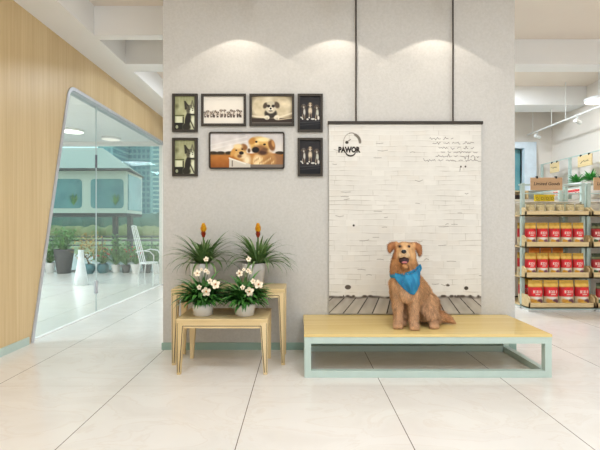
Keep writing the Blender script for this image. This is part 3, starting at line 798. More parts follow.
# fore legs
caps([(-.055,.03,.36,.078),(-.062,.03,.25,.055),(-.062,.012,.16,.040),(-.062,.0,.07,.034)])
caps([(.07,.02,.34,.078),(.068,.0,.24,.054),(.062,-.025,.15,.040),(.056,-.045,.07,.035)])
for px_, py_ in ((-.074,-.028),(.050,-.078)):
    rawb.ball((px_+.006,py_+.012,.032),(.040,.046,.032),16,10)
    for k in (-1.5,-.5,.5,1.5): rawb.ball((px_+k*.019, py_-.022+.006*abs(k), .021),(.0135,.022,.020),10,8)
# near hind leg: thigh, shank, long foot on the platform
rawb.ball((.215,.15,.145),(.105,.13,.135),20,14, rot('Y',.25))
caps([(.20,.08,.14,.075),(.225,.02,.10,.05),(.255,.06,.055,.038),(.262,.06,.036,.034)])
caps([(.262,.06,.034,.034),(.235,-.01,.032,.034)])
rawb.ball((.23,-.022,.03),(.042,.044,.029),14,10)
for k in (-1.5,-.5,.5,1.5): rawb.ball((.226+k*.019,-.052+.006*abs(k),.021),(.013,.020,.019),10,8)
rawb.ball((.30,.13,.05),(.05,.07,.05),14,10)
# far hind leg seen between the fore legs
caps([(.06,.17,.15,.10),(.0,.11,.09,.065),(-.005,.10,.04,.036),(-.01,.04,.032,.032)])
# tail lying on the platform to the right
caps([(.28,.27,.08,.06),(.34,.22,.055,.048),(.375,.165,.045,.040),(.415,.125,.034,.024),(.445,.10,.018,.010)])
tmp = rawb.build('tmpdog', None, recalc=False)
rm = tmp.modifiers.new('r','REMESH'); rm.mode = 'VOXEL'; rm.voxel_size = .0062
sm = tmp.modifiers.new('s','SMOOTH'); sm.factor = .5; sm.iterations = 5
bpy.context.view_layer.update()
dgp = bpy.context.evaluated_depsgraph_get()
bodyme = bpy.data.meshes.new_from_object(tmp.evaluated_get(dgp)); bpy.data.objects.remove(tmp)
n = len(bodyme.vertices)
co = np.empty(n*3); bodyme.vertices.foreach_get('co', co); co = co.reshape(-1,3)
no = np.empty(n*3); bodyme.vertices.foreach_get('normal', no); no = no.reshape(-1,3)
co[:,2] = np.maximum(co[:,2], .0)
def facemask(c):                      # short fur on face and paws
    return np.clip((c[:,2]-.52)/.05,0,1)*np.clip((-c[:,1]+.0)/.03,0,1)
fl = np.array([noise.noise(Vector((p[0]*34+p[2]*9, p[1]*34, p[2]*15))) for p in co])
fl2 = np.array([noise.noise(Vector((p[0]*90, p[1]*90, p[2]*34))) for p in co])
amp = .0075*(1-facemask(co))*np.clip(co[:,2]/.08,.15,1)
co += no*((fl*.9+fl2*.4)*amp)[:,None]; co[:,2] = np.maximum(co[:,2], .0)
bodyme.vertices.foreach_set('co', co.ravel()); bodyme.update()
def furcol(c, jit=None):
    x, y, z = c[:,0], c[:,1], c[:,2]
    base = np.tile(np.array([194,144,96.]), (len(c),1))
    def mixc(m, col):
        m = np.clip(m,0,1)[:,None]; base[:] = base*(1-m)+np.array(col,float)*m
    mixc(np.clip((.46-z)/.2,0,1)*.75, (192,150,112))
    mixc(np.exp(-((x+.0)**2/.006+(z-.33)**2/.012+np.clip(y,0,1)**2/.01)), (212,170,132))
    mixc(np.clip((.24-z)/.16,0,1)*np.clip((-y+.10)/.08,0,1)*.7, (192,152,120))
    mixc(np.exp(-((z-.51)**2/.006+(x+.10)**2/.01))*.6, (172,120,78))
    mixc(np.exp(-((z-.50)**2/.004))*.5, (180,126,82))
    mixc(np.clip((z-.56)/.03,0,1)*np.clip((-y+.02)/.05,0,1)*(np.abs(x+.008) < .075)*.6, (208,166,118))
    mixc(((z > .575)&(np.abs(x+.008) > .082))*.9, (160,106,68))         # ears
    mixc(np.exp(-((x+.01)**2/.0006+(z-.66)**2/.003))*(y < 0)*.7, (220,182,134))
    mixc(((z > .555)&(y < -.085))*.55, (214,182,142))
    mixc(np.clip((x-.30)/.05,0,1)*.7, (204,150,104))
    for ex in (-.062,.010): mixc(np.exp(-(((x-ex)/.017)**2+((z-.684)/.013)**2)**2)*(y < -.03)*.75, (96,60,40))
    mixc(np.exp(-(((x+.045)/.040)**2+((z-.61)/.045)**2)**2)*(y < -.06)*.45, (226,196,160))
    mixc(np.exp(-(((x+.005)/.022)**2+((z-.17)/.12)**2))*np.clip((y-.02)/.05,0,1)*.0, (120,84,60))
    f = np.array([noise.noise(Vector((p[0]*40, p[1]*40, p[2]*13))) for p in c])
    base[:] = base*(1+.13*f)[:,None]
    if jit is not None: base[:] = base*(1+jit)[:,None]
    return srgb_lin(base)
# fur locks grown as thin slivers out of the coat, part of the one body mesh
tri = [tuple(p.vertices) for p in bodyme.polygons]
ctr = np.array([p.center[:] for p in bodyme.polygons]); nr = np.array([p.normal[:] for p in bodyme.polygons])
idx = np.random.permutation(len(tri))[:26000]
c0 = ctr[idx]; n0 = nr[idx]; fm_ = facemask(c0)
paw = (c0[:,2] < .05)
keep = (np.random.rand(len(idx)) > fm_*.75)&~((c0[:,1] < -.09)&(c0[:,2] > .5))
c0, n0, fm_, paw = c0[keep], n0[keep], fm_[keep], paw[keep]
flow = np.array([0.0,.08,-1.0])+np.random.randn(len(c0),3)*.22
flow[c0[:,0] > .31] = np.array([.6,-.45,-.15])+np.random.randn(int((c0[:,0] > .31).sum()),3)*.2
flow -= n0*(flow*n0).sum(1)[:,None]; flow /= np.linalg.norm(flow,axis=1)[:,None]+1e-6
dirn = flow*.9+n0*.36; dirn /= np.linalg.norm(dirn,axis=1)[:,None]
Lf = (.016+.026*np.random.rand(len(c0)))*(1-.72*fm_)*np.where(paw,.35,1)*np.where(c0[:,0] > .3,1.5,1)
side = np.cross(dirn, n0); side /= np.linalg.norm(side,axis=1)[:,None]+1e-6
wv = (.0016+.0012*np.random.rand(len(c0)))[:,None]
A = c0-side*wv-n0*.002; Bv = c0+side*wv-n0*.002; Mv = c0+dirn*(Lf*.55)[:,None]+n0*.001; T = c0+dirn*Lf[:,None]-n0*(Lf*.12)[:,None]
T[:,2] = np.maximum(T[:,2],.001); Mv[:,2] = np.maximum(Mv[:,2],.001); A[:,2] = np.maximum(A[:,2],.0); Bv[:,2] = np.maximum(Bv[:,2],.0)
k = len(c0); nv = n
allv = np.concatenate([co, A, Bv, Mv+side*wv*.5, Mv-side*wv*.5, T])
i = np.arange(k)
f1 = np.stack([nv+i, nv+k+i, nv+2*k+i, nv+3*k+i], 1); f2 = np.stack([nv+3*k+i, nv+2*k+i, nv+4*k+i], 1)
jit = np.concatenate([np.zeros(n)]+[np.tile(np.random.randn(k)*.09, 1)]*2+[np.tile(np.random.randn(k)*.10,1)]*3)
fm2 = bpy.data.meshes.new('body'); fm2.from_pydata(allv.tolist(), [], tri+f1.tolist()+f2.tolist()); fm2.update()
colorize(fm2, lambda c: furcol(c, jit)); fm2.materials.append(M['fur'])
for p in fm2.polygons: p.use_smooth = True
body = bpy.data.objects.new('body', fm2); COL.objects.link(body); body.parent = dog
bvh = BVHTree.FromPolygons([tuple(v) for v in co], tri)
B().ball((-.053,-.151,.630+HU),(.0215,.015,.0165),16,10).build('nose', 'black', dog, smooth=True)
for x in (-.062,.010):
    hit = bvh.ray_cast(Vector((x,-.4,.666+HU)), Vector((0,1,0)))[0]
    y = hit.y if hit else -.08
    B().ball((x,y+.003,.666+HU),(.0115,.008,.0105),12,8).build('eye', 'black', dog, smooth=True)
B().ball((-.034,-.078,.572),(.042,.038,.032),16,10).build('mouth', 'mouth', dog, smooth=True)
B().ball((-.036,-.094,.557),(.024,.036,.011),16,10).build('tongue', 'tongue', dog, smooth=True)
# bandana: cloth laid on chest and round the neck
vs, fs = [], []
top = [(-.098,.462),(-.075,.455),(-.03,.448),(.01,.452),(.05,.468),(.085,.490),(.115,.515),(.135,.528)]
bot = [(-.104,.430),(-.078,.385),(-.035,.335),(.012,.298),(.050,.288),(.088,.345),(.118,.415),(.148,.490)]
NU, NV = 36, 14
def lerp(L, u):
    u = u*(len(L)-1); i = min(int(u), len(L)-2); t = u-i
    return (L[i][0]*(1-t)+L[i+1][0]*t, L[i][1]*(1-t)+L[i+1][1]*t)
for j in range(NV+1):
    for i in range(NU+1):
        a_, b_ = lerp(top, i/NU), lerp(bot, i/NU); v = j/NV
        x, z = a_[0]*(1-v)+b_[0]*v, a_[1]*(1-v)+b_[1]*v
        hit = bvh.ray_cast(Vector((x,-.6,z)), Vector((0,1,0)))[0]
        y = hit.y if hit else .06
        y = min(y, .07)-.016-.007*math.sin((x*1.2+z*.7)*95+v*3)-.008*math.sin(v*PI)-(.008 if j == 0 else 0)
        vs.append((x,y,z))
for it in range(3):
    q = list(vs)
    for j in range(NV+1):
        for i in range(NU+1):
            nb = [(j+dj)*(NU+1)+i+di for dj, di in ((0,1),(0,-1),(1,0),(-1,0)) if 0 <= j+dj <= NV and 0 <= i+di <= NU]
            m = sum(q[k_][1] for k_ in nb)/len(nb); o_ = j*(NU+1)+i
            vs[o_] = (q[o_][0], min(q[o_][1], q[o_][1]*.4+m*.6), q[o_][2])
for j in range(NV):
    for i in range(NU):
        a_ = j*(NU+1)+i; fs.append((a_,a_+1,a_+NU+2,a_+NU+1))
bnd = B().add(vs, fs).build('bandana', 'band', dog, smooth=True, solid=.004, recalc=False)
rg = B(); ring = []
for i in range(41):
    t = 2*PI*i/40; d = Vector((math.cos(t), math.sin(t), 0)); z = .478+.36*(.11*math.cos(t)) + .02*math.sin(t)
    hit = bvh.ray_cast(Vector((.008,.045,z))+d*.4, -d)[0]
    rr = (hit-Vector((.008,.045,z))).length if hit else .1
    ring.append((d, z, min(rr,.14)))
o0 = 0; rv = []
for d, z, rr in ring:
    for k_ in range(5):
        zz = z-.018+.009*k_; e = .004+.004*math.sin(k_/4*PI)
        rv.append(Vector((.008,.045,zz))+d*(rr+e))
rf = [(i*5+k_, (i+1)*5+k_, (i+1)*5+k_+1, i*5+k_+1) for i in range(40) for k_ in range(4)]
rg.add(rv, rf).build('neck_band', 'band', bnd, smooth=True, solid=.004, recalc=False)

# ================================================================== SHELVES
def bag_mesh(name, w, h, d, cols, seed, letters=True):
    """pillow bag with crimped top seal, standing on its base; colours printed on the film"""
    NX, NZ = 22, 30
    vs = []; fs = []; cs = []
    rs = np.random.RandomState(seed)
    im = Img(44, 60, cols[0]); im.addn(7,14,seed)
    im.rect(0,1,0,.10,tuple(v*.86 for v in cols[0])); im.rect(0,1,.13,.2,(250,226,150),.35)
    im.rect(0,1,.25,.62,cols[1]); im.ell(.52,.45,.40,.20,tuple(min(255,v*1.18+8) for v in cols[1]),soft=.2)
    if letters:
        for k_ in range(5): im.rect(.24+.12*k_,.24+.12*k_+.07,.37,.47,(246,226,214))
        for k_ in range(4): im.rect(.27+.12*k_,.30+.12*k_,.41,.44,cols[1])
        im.rect(.36,.68,.52,.55,(240,214,200))
    im.rect(0,1,.62,1,cols[2]); im.ell(.28,.76,.20,.10,cols[3],soft=.3); im.ell(.70,.78,.20,.09,cols[4],soft=.3); im.ell(.45,.66,.3,.04,(240,236,232),soft=.4); im.ell(.5,.86,.25,.07,(236,190,70),soft=.3)
    for side_ in (-1,1):
        o = len(vs)
        for j in range(NZ+1):
            v = j/NZ                   # 0 bottom
            th = d/2*(min(1,(v*5+.55)) if v < .12 else 1)*(1 if v < .5 else max(.02, 1-((v-.5)/.45)**2.2) if v < .93 else .02)
            for i in range(NX+1):
                u = i/NX; e = math.sqrt(max(0, 1-(abs(2*u-1))**3))
                ww = w*(1-.05*math.sin(v*PI))*(1 if v < .9 else .97)
                crk = .0035*math.sin(u*17+v*5+seed)*math.sin(v*13+seed*.7)
                vs.append(((u-.5)*ww, side_*(th*e+crk*e), v*h))
                uu = u if side_ < 0 else 1-u
                cs.append(im.a[min(59,int((1-v)*59.9)), min(43,int(uu*43.9))])
        for j in range(NZ):
            for i in range(NX):
                a_ = o+j*(NX+1)+i; fs.append((a_,a_+1,a_+NX+2,a_+NX+1) if side_ < 0 else (a_,a_+NX+1,a_+NX+2,a_+1))
    m_ = (NX+1)*(NZ+1)
    for i in range(NX): fs.append((i, m_+i, m_+i+1, i+1))
    me = bpy.data.meshes.new(name); me.from_pydata(vs, [], fs); me.update()
    a_ = me.color_attributes.new('Col','FLOAT_COLOR','POINT'); c_ = np.ones((len(vs),4)); c_[:,:3] = srgb_lin(np.array(cs)); a_.data.foreach_set('color', c_.ravel())
    me.materials.append(M['bagm'])
    for p in me.polygons: p.use_smooth = True
    return me
def put(me, name, loc, label, cat, group=None, rz=0, rx=0):
    o = bpy.data.objects.new(name, me); COL.objects.link(o); o.location = loc; o.rotation_euler = (rx,0,rz)
    return tag(o, label, cat, group)
gx0, gx1 = 3.165, 4.075
TR = [(.045,.122,5.66), (.448,.534,5.75), (.880,.962,5.75), (1.326,1.396,5.75)]
CK = [.205, .60, 1.035, 1.43]           # top of the side cheeks
def gondola(dx, label):
    t = thing('store_shelf', (gx0+dx, 5.66, 0), label, 'shelf', 'shelving units along the aisle')
    W = gx1-gx0
    for sx in (0, W-.05):
        B().box(sx, sx+.05, .20, .245, 0, 1.80).build('post', 'mint', t, bevel=.002)
        B().box(sx, sx+.05, .70, .745, 0, 1.80).build('post', 'mint', t, bevel=.002)
    B().box(-.03, W+.0, .205, .225, 1.765, 1.785).build('top_rail', 'mint', t)
    B().box(.05, W-.05, .21, .22, 1.645, 1.66).build('hanging_rail', 'mint', t)
    B().box(.0, W-.0, .03, .78, .0, .03).build('plinth', 'priceb', t)
    B().box(-.002, W-.004, .0, .80, .03, .045).build('plinth', 'mint', t)
    B().box(.05, W-.05, .71, .72, .1, 1.6).build('back_panel', 'priceb', t)
    for k_, (z0, z1, yf_) in enumerate(TR):
        y0 = yf_-5.66
        q = B(); q.box(0, W-.006, y0, y0+.018, z0, z1); q.box(0, W-.006, y0, .70, z0, z0+.018)
        ck = CK[k_]
        for xa in (0, W-.021): q.prism([(y0,z0),(.195,z0),(.195,ck+.02),(y0+.06,ck+.02),(y0,ck-.02)], 0, xa, xa+.015)
        q.build('shelf_tray', 'trayw', t)
    B().box(.05, W-.05, .20, .6, 1.528, 1.536).build('upper_shelf', 'priceb', t)
    return t
gondola(0, 'shelving unit with mint posts and wooden trays of red and yellow bags')
gondola(.94, 'shelving unit cut off by the right edge of the photo')
gold, red_, pic = (226,176,70), (190,28,34), (214,196,160)
bA = bag_mesh('bag', .160, .335, .075, (gold,red_,pic,(224,160,40),(120,70,90)), 4)
bB = bag_mesh('bag', .206, .365, .10, (gold,red_,pic,(214,150,50),(110,64,80)), 9)
bC = bag_mesh('bag', .15, .33, .075, ((60,70,44),(150,30,34),(200,190,170),(60,90,50),(150,30,40)), 13)
bO = bag_mesh('bag', .165, .405, .07, ((240,140,46),(232,126,40),(190,90,40),(226,150,60),(200,100,40)), 15, False)
five = ['leftmost','second from the left','middle one','second from the right','rightmost']
four = ['leftmost','second from the left','third from the left','rightmost']
for nm_, (z0, z1, yf_), tn in (('a',TR[2],'third tray up'),('b',TR[1],'second tray up')):
    for i in range(5):
        put(bA, 'pet_food_bag', (gx0+.10+.169*i, yf_+.062, z0+.019), f'red and gold food bag, {five[i]} of five on the {tn}', 'food bag', f'front row of food bags on the {tn}', rz=random.uniform(-.05,.05))
    put(bA, 'pet_food_bag', (gx0+.085, yf_+.235, z0+.019), f'red and gold food bag behind the leftmost one on the {tn}', 'food bag')
for i in range(4):
    put(bB, 'pet_food_bag', (gx0+.13+.216*i, 5.66+.082, TR[0][0]+.019), f'large red and gold food bag, {four[i]} of four on the bottom tray', 'food bag', 'large food bags on the bottom tray', rz=random.uniform(-.05,.05))
put(bB, 'pet_food_bag', (gx0+.115, 5.66+.31, TR[0][0]+.019), 'large red and gold food bag behind the leftmost one on the bottom tray', 'food bag')
for i in range(3):
    put(bO, 'orange_bag', (gx0+.17+.172*(i+.5), 5.66+.33, TR[1][0]+.019), f'plain orange bag, {["leftmost","middle","rightmost"][i]} of three behind the food bags on the second tray', 'food bag', 'orange bags behind the second tray')
# small beige bags on the top tray
bs = bag_mesh('bag', .125, .155, .07, ((196,180,142),(176,158,116),(206,190,154),(150,130,90),(186,168,126)), 21, False)
for i in range(6):
    put(bs, 'treat_bag', (gx0+.10+.14*i, 5.75+.062, TR[3][0]+.019), f'small beige treat bag, number {["one","two","three","four","five","six"][i]} from the left on the top tray', 'treat bag', 'beige treat bags on the top tray')
for z0, z1, yf_ in TR[:3]:
    for i in range(2):
        nm_ = {TR[0][0]:'bottom tray',TR[1][0]:'second tray',TR[2][0]:'third tray'}[z0]
        put(bC, 'pet_food_bag', (gx0+.94+.10+.16*i, yf_+.066, z0+.019), f'dark green and red bag, {["nearer the post","nearer the photo edge"][i]}, {nm_} of the cut-off unit', 'food bag')
# yellow packs on the upper shelf
for i in range(4):
    t = thing('yellow_pack', (gx0+.24+.072*i, 5.90, 1.537), f'small yellow packet under the wooden sign, {four[i]} of four', 'packet', 'yellow packets under the sign')
    B().box(-.033,.033,-.015,.015,0,.10).build('packet', 'ypack', t, bevel=.004)
    B().tube([(.016*math.cos(a_), -.0155, .045+.02*math.sin(a_)) for a_ in np.linspace(0,2*PI,12)], .003, 5).build('round_mark', 'ink', t)
def sign(loc, w, h, text, label, rz=0, ts=.05, m='signw', sx=1):
    t = thing('wooden_sign', loc, label, 'sign', None, rz)
    B().box(-w/2, w/2, -.009, .009, -h, 0).build('board', m, t, bevel=.003)
    for s in (-1,1):
        c_ = B().box(s*w*.3-.012, s*w*.3+.012, -.014, .014, -.015, .02).build('clip', 'black', t, bevel=.003)
    if text: text_mesh('lettering', text, ts, 'ink', t, (0,-.0098,-h*.5), bold=.0006, sx=sx, shear=.2)
    else:                                # written, but too small to read in the photograph
        q = random.Random(int(h*1000+w*100)); pts = [(-w*.3+w*.6*i/14, -.0105, -h*.52+q.uniform(-1,1)*h*(.17 if i < 3 else .08)) for i in range(15)]
        B().tube(pts, .0035, 5).build('lettering', 'ink', t)
    return t
s1 = sign((3.505, 5.835, 1.875), .45, .18, 'Limited Goods', 'long wooden sign hung on the top rail of the full shelving unit', ts=.062)
s2 = sign((3.505+.90, 5.835, 1.875), .45, .18, 'Limited Goods', 'wooden sign cut off by the right edge of the photo', ts=.062)

# rack along the right wall, with upper hanging frames
t = thing('goods_rack', (4.86, 6.48, 0), 'tall mint wall rack behind the shelves carrying plants and hanging packs', 'shelf')
for yy in (0, .9, 1.75):
    B().box(-.012, .03, yy, yy+.03, 0, 2.42).build('post', 'mint', t)
B().box(-.008,.012, 0, 1.78, 2.405, 2.42).build('top_rail', 'mint', t)
for z in (.3,.75,1.2,1.55): B().box(-.36,.012, .0, 1.78, z, z+.02).build('shelf_board', 'trayw', t)
B().box(-.42,.012, .0, 1.78, 1.86, 1.88).build('shelf_board', 'priceb', t)
B().box(-.40,-.38, .0, 1.78, 1.80, 1.815).build('hanging_rail', 'mint', t)
hp = bag_mesh('bag', .07, .10, .02, ((226,214,204),(176,44,42),(236,228,220),(190,60,50),(230,220,210)), 33, False)
k_ = 0
for yy in (6.53,6.61,6.69,6.77,6.93,7.01,7.09,7.17):
    nm_ = ['nearest','second nearest','third nearest','fourth nearest','fifth nearest','sixth nearest','seventh nearest','farthest'][k_]
    put(hp, 'hanging_pack', (4.462, yy, 1.70), f'small red and white packet hanging from the wall rack, {nm_} of eight', 'packet', 'packets hanging on the wall rack', rz=-PI/2+.6); k_ += 1
sign((4.83, 7.78, 2.385), .26, .19, '', 'pale hanging sign on the wall rack, nearer the window', -PI/2, .075, 'trayw')
sign((4.83, 6.95, 2.385), .34, .19, '', 'pale hanging sign on the wall rack, above the two green plants', -PI/2, .085, 'trayw')
for i, yy in enumerate((6.66, 6.98)):
    q = random.Random(60+i)
    t = thing('potted_fern', (4.72, yy, 1.88), ['bushy green plant on the wall rack, right of its pair','bushy green plant on the wall rack, left of its pair'][i], 'potted plant')
    B().lathe([(.035,0),(.05,.04),(.045,.04)], n=20).build('pot', 'pot', t, smooth=True)
    b = B()
    for j in range(60):
        az = q.uniform(0,2*PI); b.blade((0,0,.035), az, .15+.08*q.random(), .038, .15+1.2*q.random(), .9, n=5)
    b.v = [(min(p[0], .09), p[1], max(p[2],.002)) for p in b.v]
    b.build('leaves', mat('fern_green', (50,140,56), .5, rgb2=(90,176,80), scale=12), t, smooth=True, recalc=False)
# dark boxed goods in the wooden bookcase just behind the partition edge
t = thing('wooden_bookcase', (3.35, 6.52, 0), 'wooden bookcase of dark boxes glimpsed at the partition edge', 'bookcase')
B().box(.255,.285,0,.4,0,1.75).build('side_panel', 'trayw', t); B().box(-.23,-.2,0,.4,0,1.75).build('side_panel', 'trayw', t)
zb = [.02,.32,.60,.88,1.16,1.44,1.73]
for z in zb: B().box(-.2,.255,.01,.4,z,z+.02).build('shelf_board', 'trayw', t)
lv = ['lowest','second','third','fourth','fifth','topmost']
for i, z in enumerate(zb[:-1]):
    for j in range(2):
        o = B().box(-.1,.1,-.13,.13,0,.22).build('dark_box', 'box', None, bevel=.006)
        o.location = (3.27+.21*j, 6.72, z+.0205)
        tag(o, f'dark brown box, {["left","right"][j]}, on the {lv[i]} level of the wooden bookcase', 'box', 'dark boxes in the bookcase')

# ================================================================== SIDE ROOM
def leaf_ball(b, c, r, n_, q, L=.09, w=.04, up=.4):
    for i in range(n_):
        v = Vector((q.gauss(0,1),q.gauss(0,1),q.gauss(0,1))).normalized()*(q.random()**.5)
        p = Vector(c)+Vector((v.x*r[0], v.y*r[1], v.z*r[2]))
        b.blade(p, q.uniform(0,2*PI), L*q.uniform(.7,1.2), w, q.uniform(-.2,1)+up*.3, 1.0, n=3)
def planter(px, D, ph_, pr, potm, bh, bw_, leafm_, label, cat='potted plant', name='potted_plant', round_=False, blooms=0, n_=260, trunk=None, seed=1):
    q = random.Random(seed); x = P(px,0,D).x
    t = thing(name, (x,D,0), label, cat)
    prof = [(pr*.62,0),(pr*.66,.02),(pr*.98,ph_*.92),(pr,ph_),(pr*.9,ph_),(pr*.88,ph_*.9)] if not round_ else [(pr*.6,0),(pr*.9,ph_*.3),(pr,ph_*.55),(pr*.85,ph_*.9),(pr*.8,ph_),(pr*.7,ph_),(pr*.7,ph_*.9)]
    B().lathe(prof, n=24, close=False).build('pot', potm, t, smooth=True)
    B().lathe([(pr*.6,.001),(.001,.001)], n=24, close=False).add([],[]).build('pot_base', potm, t)
    B().lathe([(pr*.8,ph_*.88),(pr*.8,ph_*.9),(.001,ph_*.91)], n=20).build('soil', 'soil', t)
    b = B(); zc = ph_+bh*.5
    if trunk:
        B().tube([(0,0,ph_*.88),(-.04,0,ph_+.12),(-.12,0,ph_+.22),(trunk,0,zc)], [.022,.02,.016,.008], 7).tube([(-.04,0,ph_+.12),(.08,0,ph_+.25),(.16,0,zc)], [.014,.01,.006], 6).build('trunk', 'bark', t)
    else:
        B().tube([(0,0,ph_*.88),(.01,0,zc)], .012, 6).build('trunk', 'bark', t)
        for k_ in range(40): b.blade((0,0,ph_*.9), q.uniform(0,2*PI), bh*q.uniform(.6,1), .035, q.uniform(.6,1.4), 1.0, n=5)
    leaf_ball(b, (0 if not trunk else 0,0,zc), (bw_/2,min(bw_/2,.3),bh/2), n_, q)
    b.build('foliage', leafm_, t, recalc=False)
    if blooms:
        fb = B()
        for k_ in range(blooms): fb.ball((q.uniform(-.5,.5)*bw_, -.2*q.random()-.05, zc+q.uniform(-.1,.5)*bh), .02, 8, 6)
        fb.build('blossoms', 'redf', t)
    return t
planter(64, 10.2, .60, .23, 'greyp', .55, .75, 'leaff', 'bushy plant in a tall dark grey tapered planter in the side room', seed=1, n_=420)
planter(50, 10.35, .25, .14, 'pot', .5, .4, 'leaff', 'small leafy plant half hidden behind the frame edge', seed=2)
planter(89, 10.1, .24, .15, 'teal', .8, .85, 'leafy', 'amber-leaved small tree in a round teal pot', round_=True, trunk=-.18, seed=3, n_=300)
planter(103, 10.25, .24, .15, 'teal', .42, .6, 'leaff', 'low plant with red blossoms in a round teal pot', round_=True, blooms=14, seed=4)
planter(116, 10.35, .2, .12, 'pot', .75, .36, 'leaff', 'upright green plant in a white pot before the thin post', seed=5)
planter(126, 10.3, .2, .12, 'greyp', .6, .4, 'leaff', 'dark-potted green plant before the wide post', seed=6)
planter(136, 10.1, .24, .13, 'pot', .45, .45, 'leaff', 'green plant with red blossoms in a white pot beside the chair', blooms=16, seed=7)
planter(147, 10.3, .22, .12, 'greyp', .55, .5, 'leaff', 'leafy plant in a grey pot seen through the chair', seed=8)
planter(157, 10.2, .24, .13, 'pot', .5, .4, 'leaff', 'leafy plant in a white pot next to the partition edge', seed=9)
v = P(81,285,8.2)
o = B().lathe([(.12,0),(.135,.02),(.10,.25),(.06,.5),(.05,.68),(.058,.70),(.05,.70),(.04,.6)], n=28, close=False).build('floor_vase', 'vase', None, smooth=True)
o.location = (v.x, 8.2, 0); tag(o, 'tall white tapering floor vase in front of the amber-leaved tree', 'vase')
# white wire lounge chair
t = thing('wire_chair', (-3.04, 8.25, 0), 'white wire chair with a tall slanted back near the glass', 'chair')
sb = B(); sb.tube([(.17*math.cos(a_), .2*math.sin(a_), .44) for a_ in np.linspace(0,2*PI,25)], .012, 8)
for x in (-.12,-.06,0,.06,.12): sb.tube([(x,-.18*math.sqrt(1-(x/.18)**2),.44),(x,.18*math.sqrt(1-(x/.18)**2),.44)], .006, 6)
sb.build('seat', 'chair', t)
bb = B()
for yy in (-.14,-.05,.05,.14): bb.tube([(-.12,yy,.44),(-.30,yy*.8,1.17)], .010, 6)
bb.tube([(-.30,-.12,1.17),(-.31,0,1.19),(-.30,.12,1.17)], .010, 6); bb.tube([(-.2,-.14,.78),(-.2,.14,.78)], .006, 6)
bb.build('backrest', 'chair', t)
for s in (-1,1):
    B().tube([(-.2,s*.16,.66),(-.05,s*.22,.70),(.1,s*.22,.68),(.16,s*.18,.6),(.15,s*.15,.45)], .010, 8).build('armrest', 'chair', t)
for sx, sy in ((-1,-1),(-1,1),(1,-1),(1,1)):
    B().tube([(sx*.12,sy*.14,.44),(sx*.15,sy*.17,.2),(sx*.14,sy*.17,0)], .010, 8).build('leg', 'chair', t)

# ================================================================== OUTDOORS
struct(B().box(-30, XL-.12+16, 10.7, 17, -.1, -.0).build('ground', 'floor'), 'pale terrace paving outside the glass facade')
struct(B().box(-120, 60, 17, 180, -.25, -.1).build('ground', 'grass'), 'green open field beyond the terrace')
c = thing('cabin', (-7.25, 13, 0), 'pale raised cabin with rounded windows on dark posts outside', 'cabin')
W = 1.75
wb = B(); z0, z1 = 1.58, 2.95
wins = [(-1.55,-.62+.96-.96,1.73,2.66),(.62,1.67,1.72,2.66)]
wins = [(-.92,.34,1.73,2.66),(.62,1.66,1.73,2.66)]
wb.prism([(-W,0),(W,0),(W-.2,1.8),(-W,1.8)], 2, z0, z1); wb.build('wall', 'housew', c)
for xa, xb, za, zb_ in wins:
    out = []
    for (cx_, cz_, a0) in ((xb,zb_,0),(xa,zb_,PI/2),(xa,za,PI),(xb,za,3*PI/2)):
        sx = -1 if cx_ == xb else 1; sz = -1 if cz_ == zb_ else 1
        out += arc((cx_+sx*.12, cz_+sz*.12), .12, a0, a0+PI/2, 5)
    wo = B().prism(out, 1, -.02, .01).build('window', 'glass3', c)
    lv_ = B(); q = random.Random(5)
    for k_ in range(14): lv_.blade((xb-.25,-.03,za+.1), q.uniform(0,2*PI), .4, .05, q.uniform(.9,1.5), .5, n=4)
    lv_.build('window_plant', 'leaff', wo, recalc=False)
sg = B(); sg.add([(W+.004,.12,z0+.1),(W-.19,1.7,z0+.1),(W-.19,1.7,z1-.12),(W+.004,.12,z1-.12)], [(0,1,2,3)]).build('side_glazing', 'glass3', c, solid=.03)
rb = B()
ev = [(-W-.3,-.3),(W+.22,-.3),(W-.22,2.0),(-W-.3,2.0)]
rb.add([(x,y,2.96) for x, y in ev]+[(-1.0,.9,3.81),(.57,.9,3.81)], [(0,1,2,3),(0,4,5,1),(1,5,2),(2,5,4,3),(3,4,0)])
rb.build('roof', 'roof', c); B().prism(ev, 2, 2.91, 2.965).build('eave', 'greyp', c)
B().prism([(-W,0),(W,0),(W-.2,1.8),(-W,1.8)], 2, 1.48, 1.58).build('floor_beam', 'greyp', c)
for x, w_ in ((1.21,.13),(1.68,.14),(-1.2,.13)):
    B().box(x,x+w_,.2,.35,0,1.5).build('post', 'greyp', c)
for px0, px1, D, hh, m, lab in ((98,113,110,62,'tower','teal tower block behind the cabin roof'),(129,150.5,120,70,'tower','teal gridded tower block right of the cabin'),(153,171,100,58,'tower2','ribbed tower block next to the partition edge'),(148,158,150,16,'tower2','lower pale block between the towers')):
    x0_, x1_ = P(px0,0,D).x, P(px1,0,D).x
    o = B().box(0, x1_-x0_, 0, 12, 0, hh); o.box((x1_-x0_)*.3,(x1_-x0_)*.6,3,8,hh,hh+3)
    o = o.build('tower_block', m); o.location = (x0_, D, -.1); tag(o, lab, 'building')
q = random.Random(9)
def bushrow(name, D, x0, x1, n_, r, hh, m, label, cat, cnt):
    b = B()
    for i in range(n_):
        x = x0+(x1-x0)*(i+.5)/n_+q.uniform(-.3,.3); rr = r*q.uniform(.7,1.15)
        b.ball((x, D+q.uniform(-1,1), hh*.35*q.uniform(.8,1.1)), (rr, rr*.7, hh*.65*q.uniform(.85,1.1)), 10, 7)
    v2 = []
    for p in b.v:
        k_ = noise.noise(Vector(p)*1.2)*.25*r; v2.append((p[0]+k_, p[1], max(-.2,p[2]+k_*.6)))
    b.v = v2
    o = b.build(name, m, None, smooth=True); tag(o, label, cat, None, 'stuff')
bushrow('reeds', 42, -42, 2, 110, .9, 1.15, 'reed', 'olive band of tall reeds across the field', 'reeds', 0)
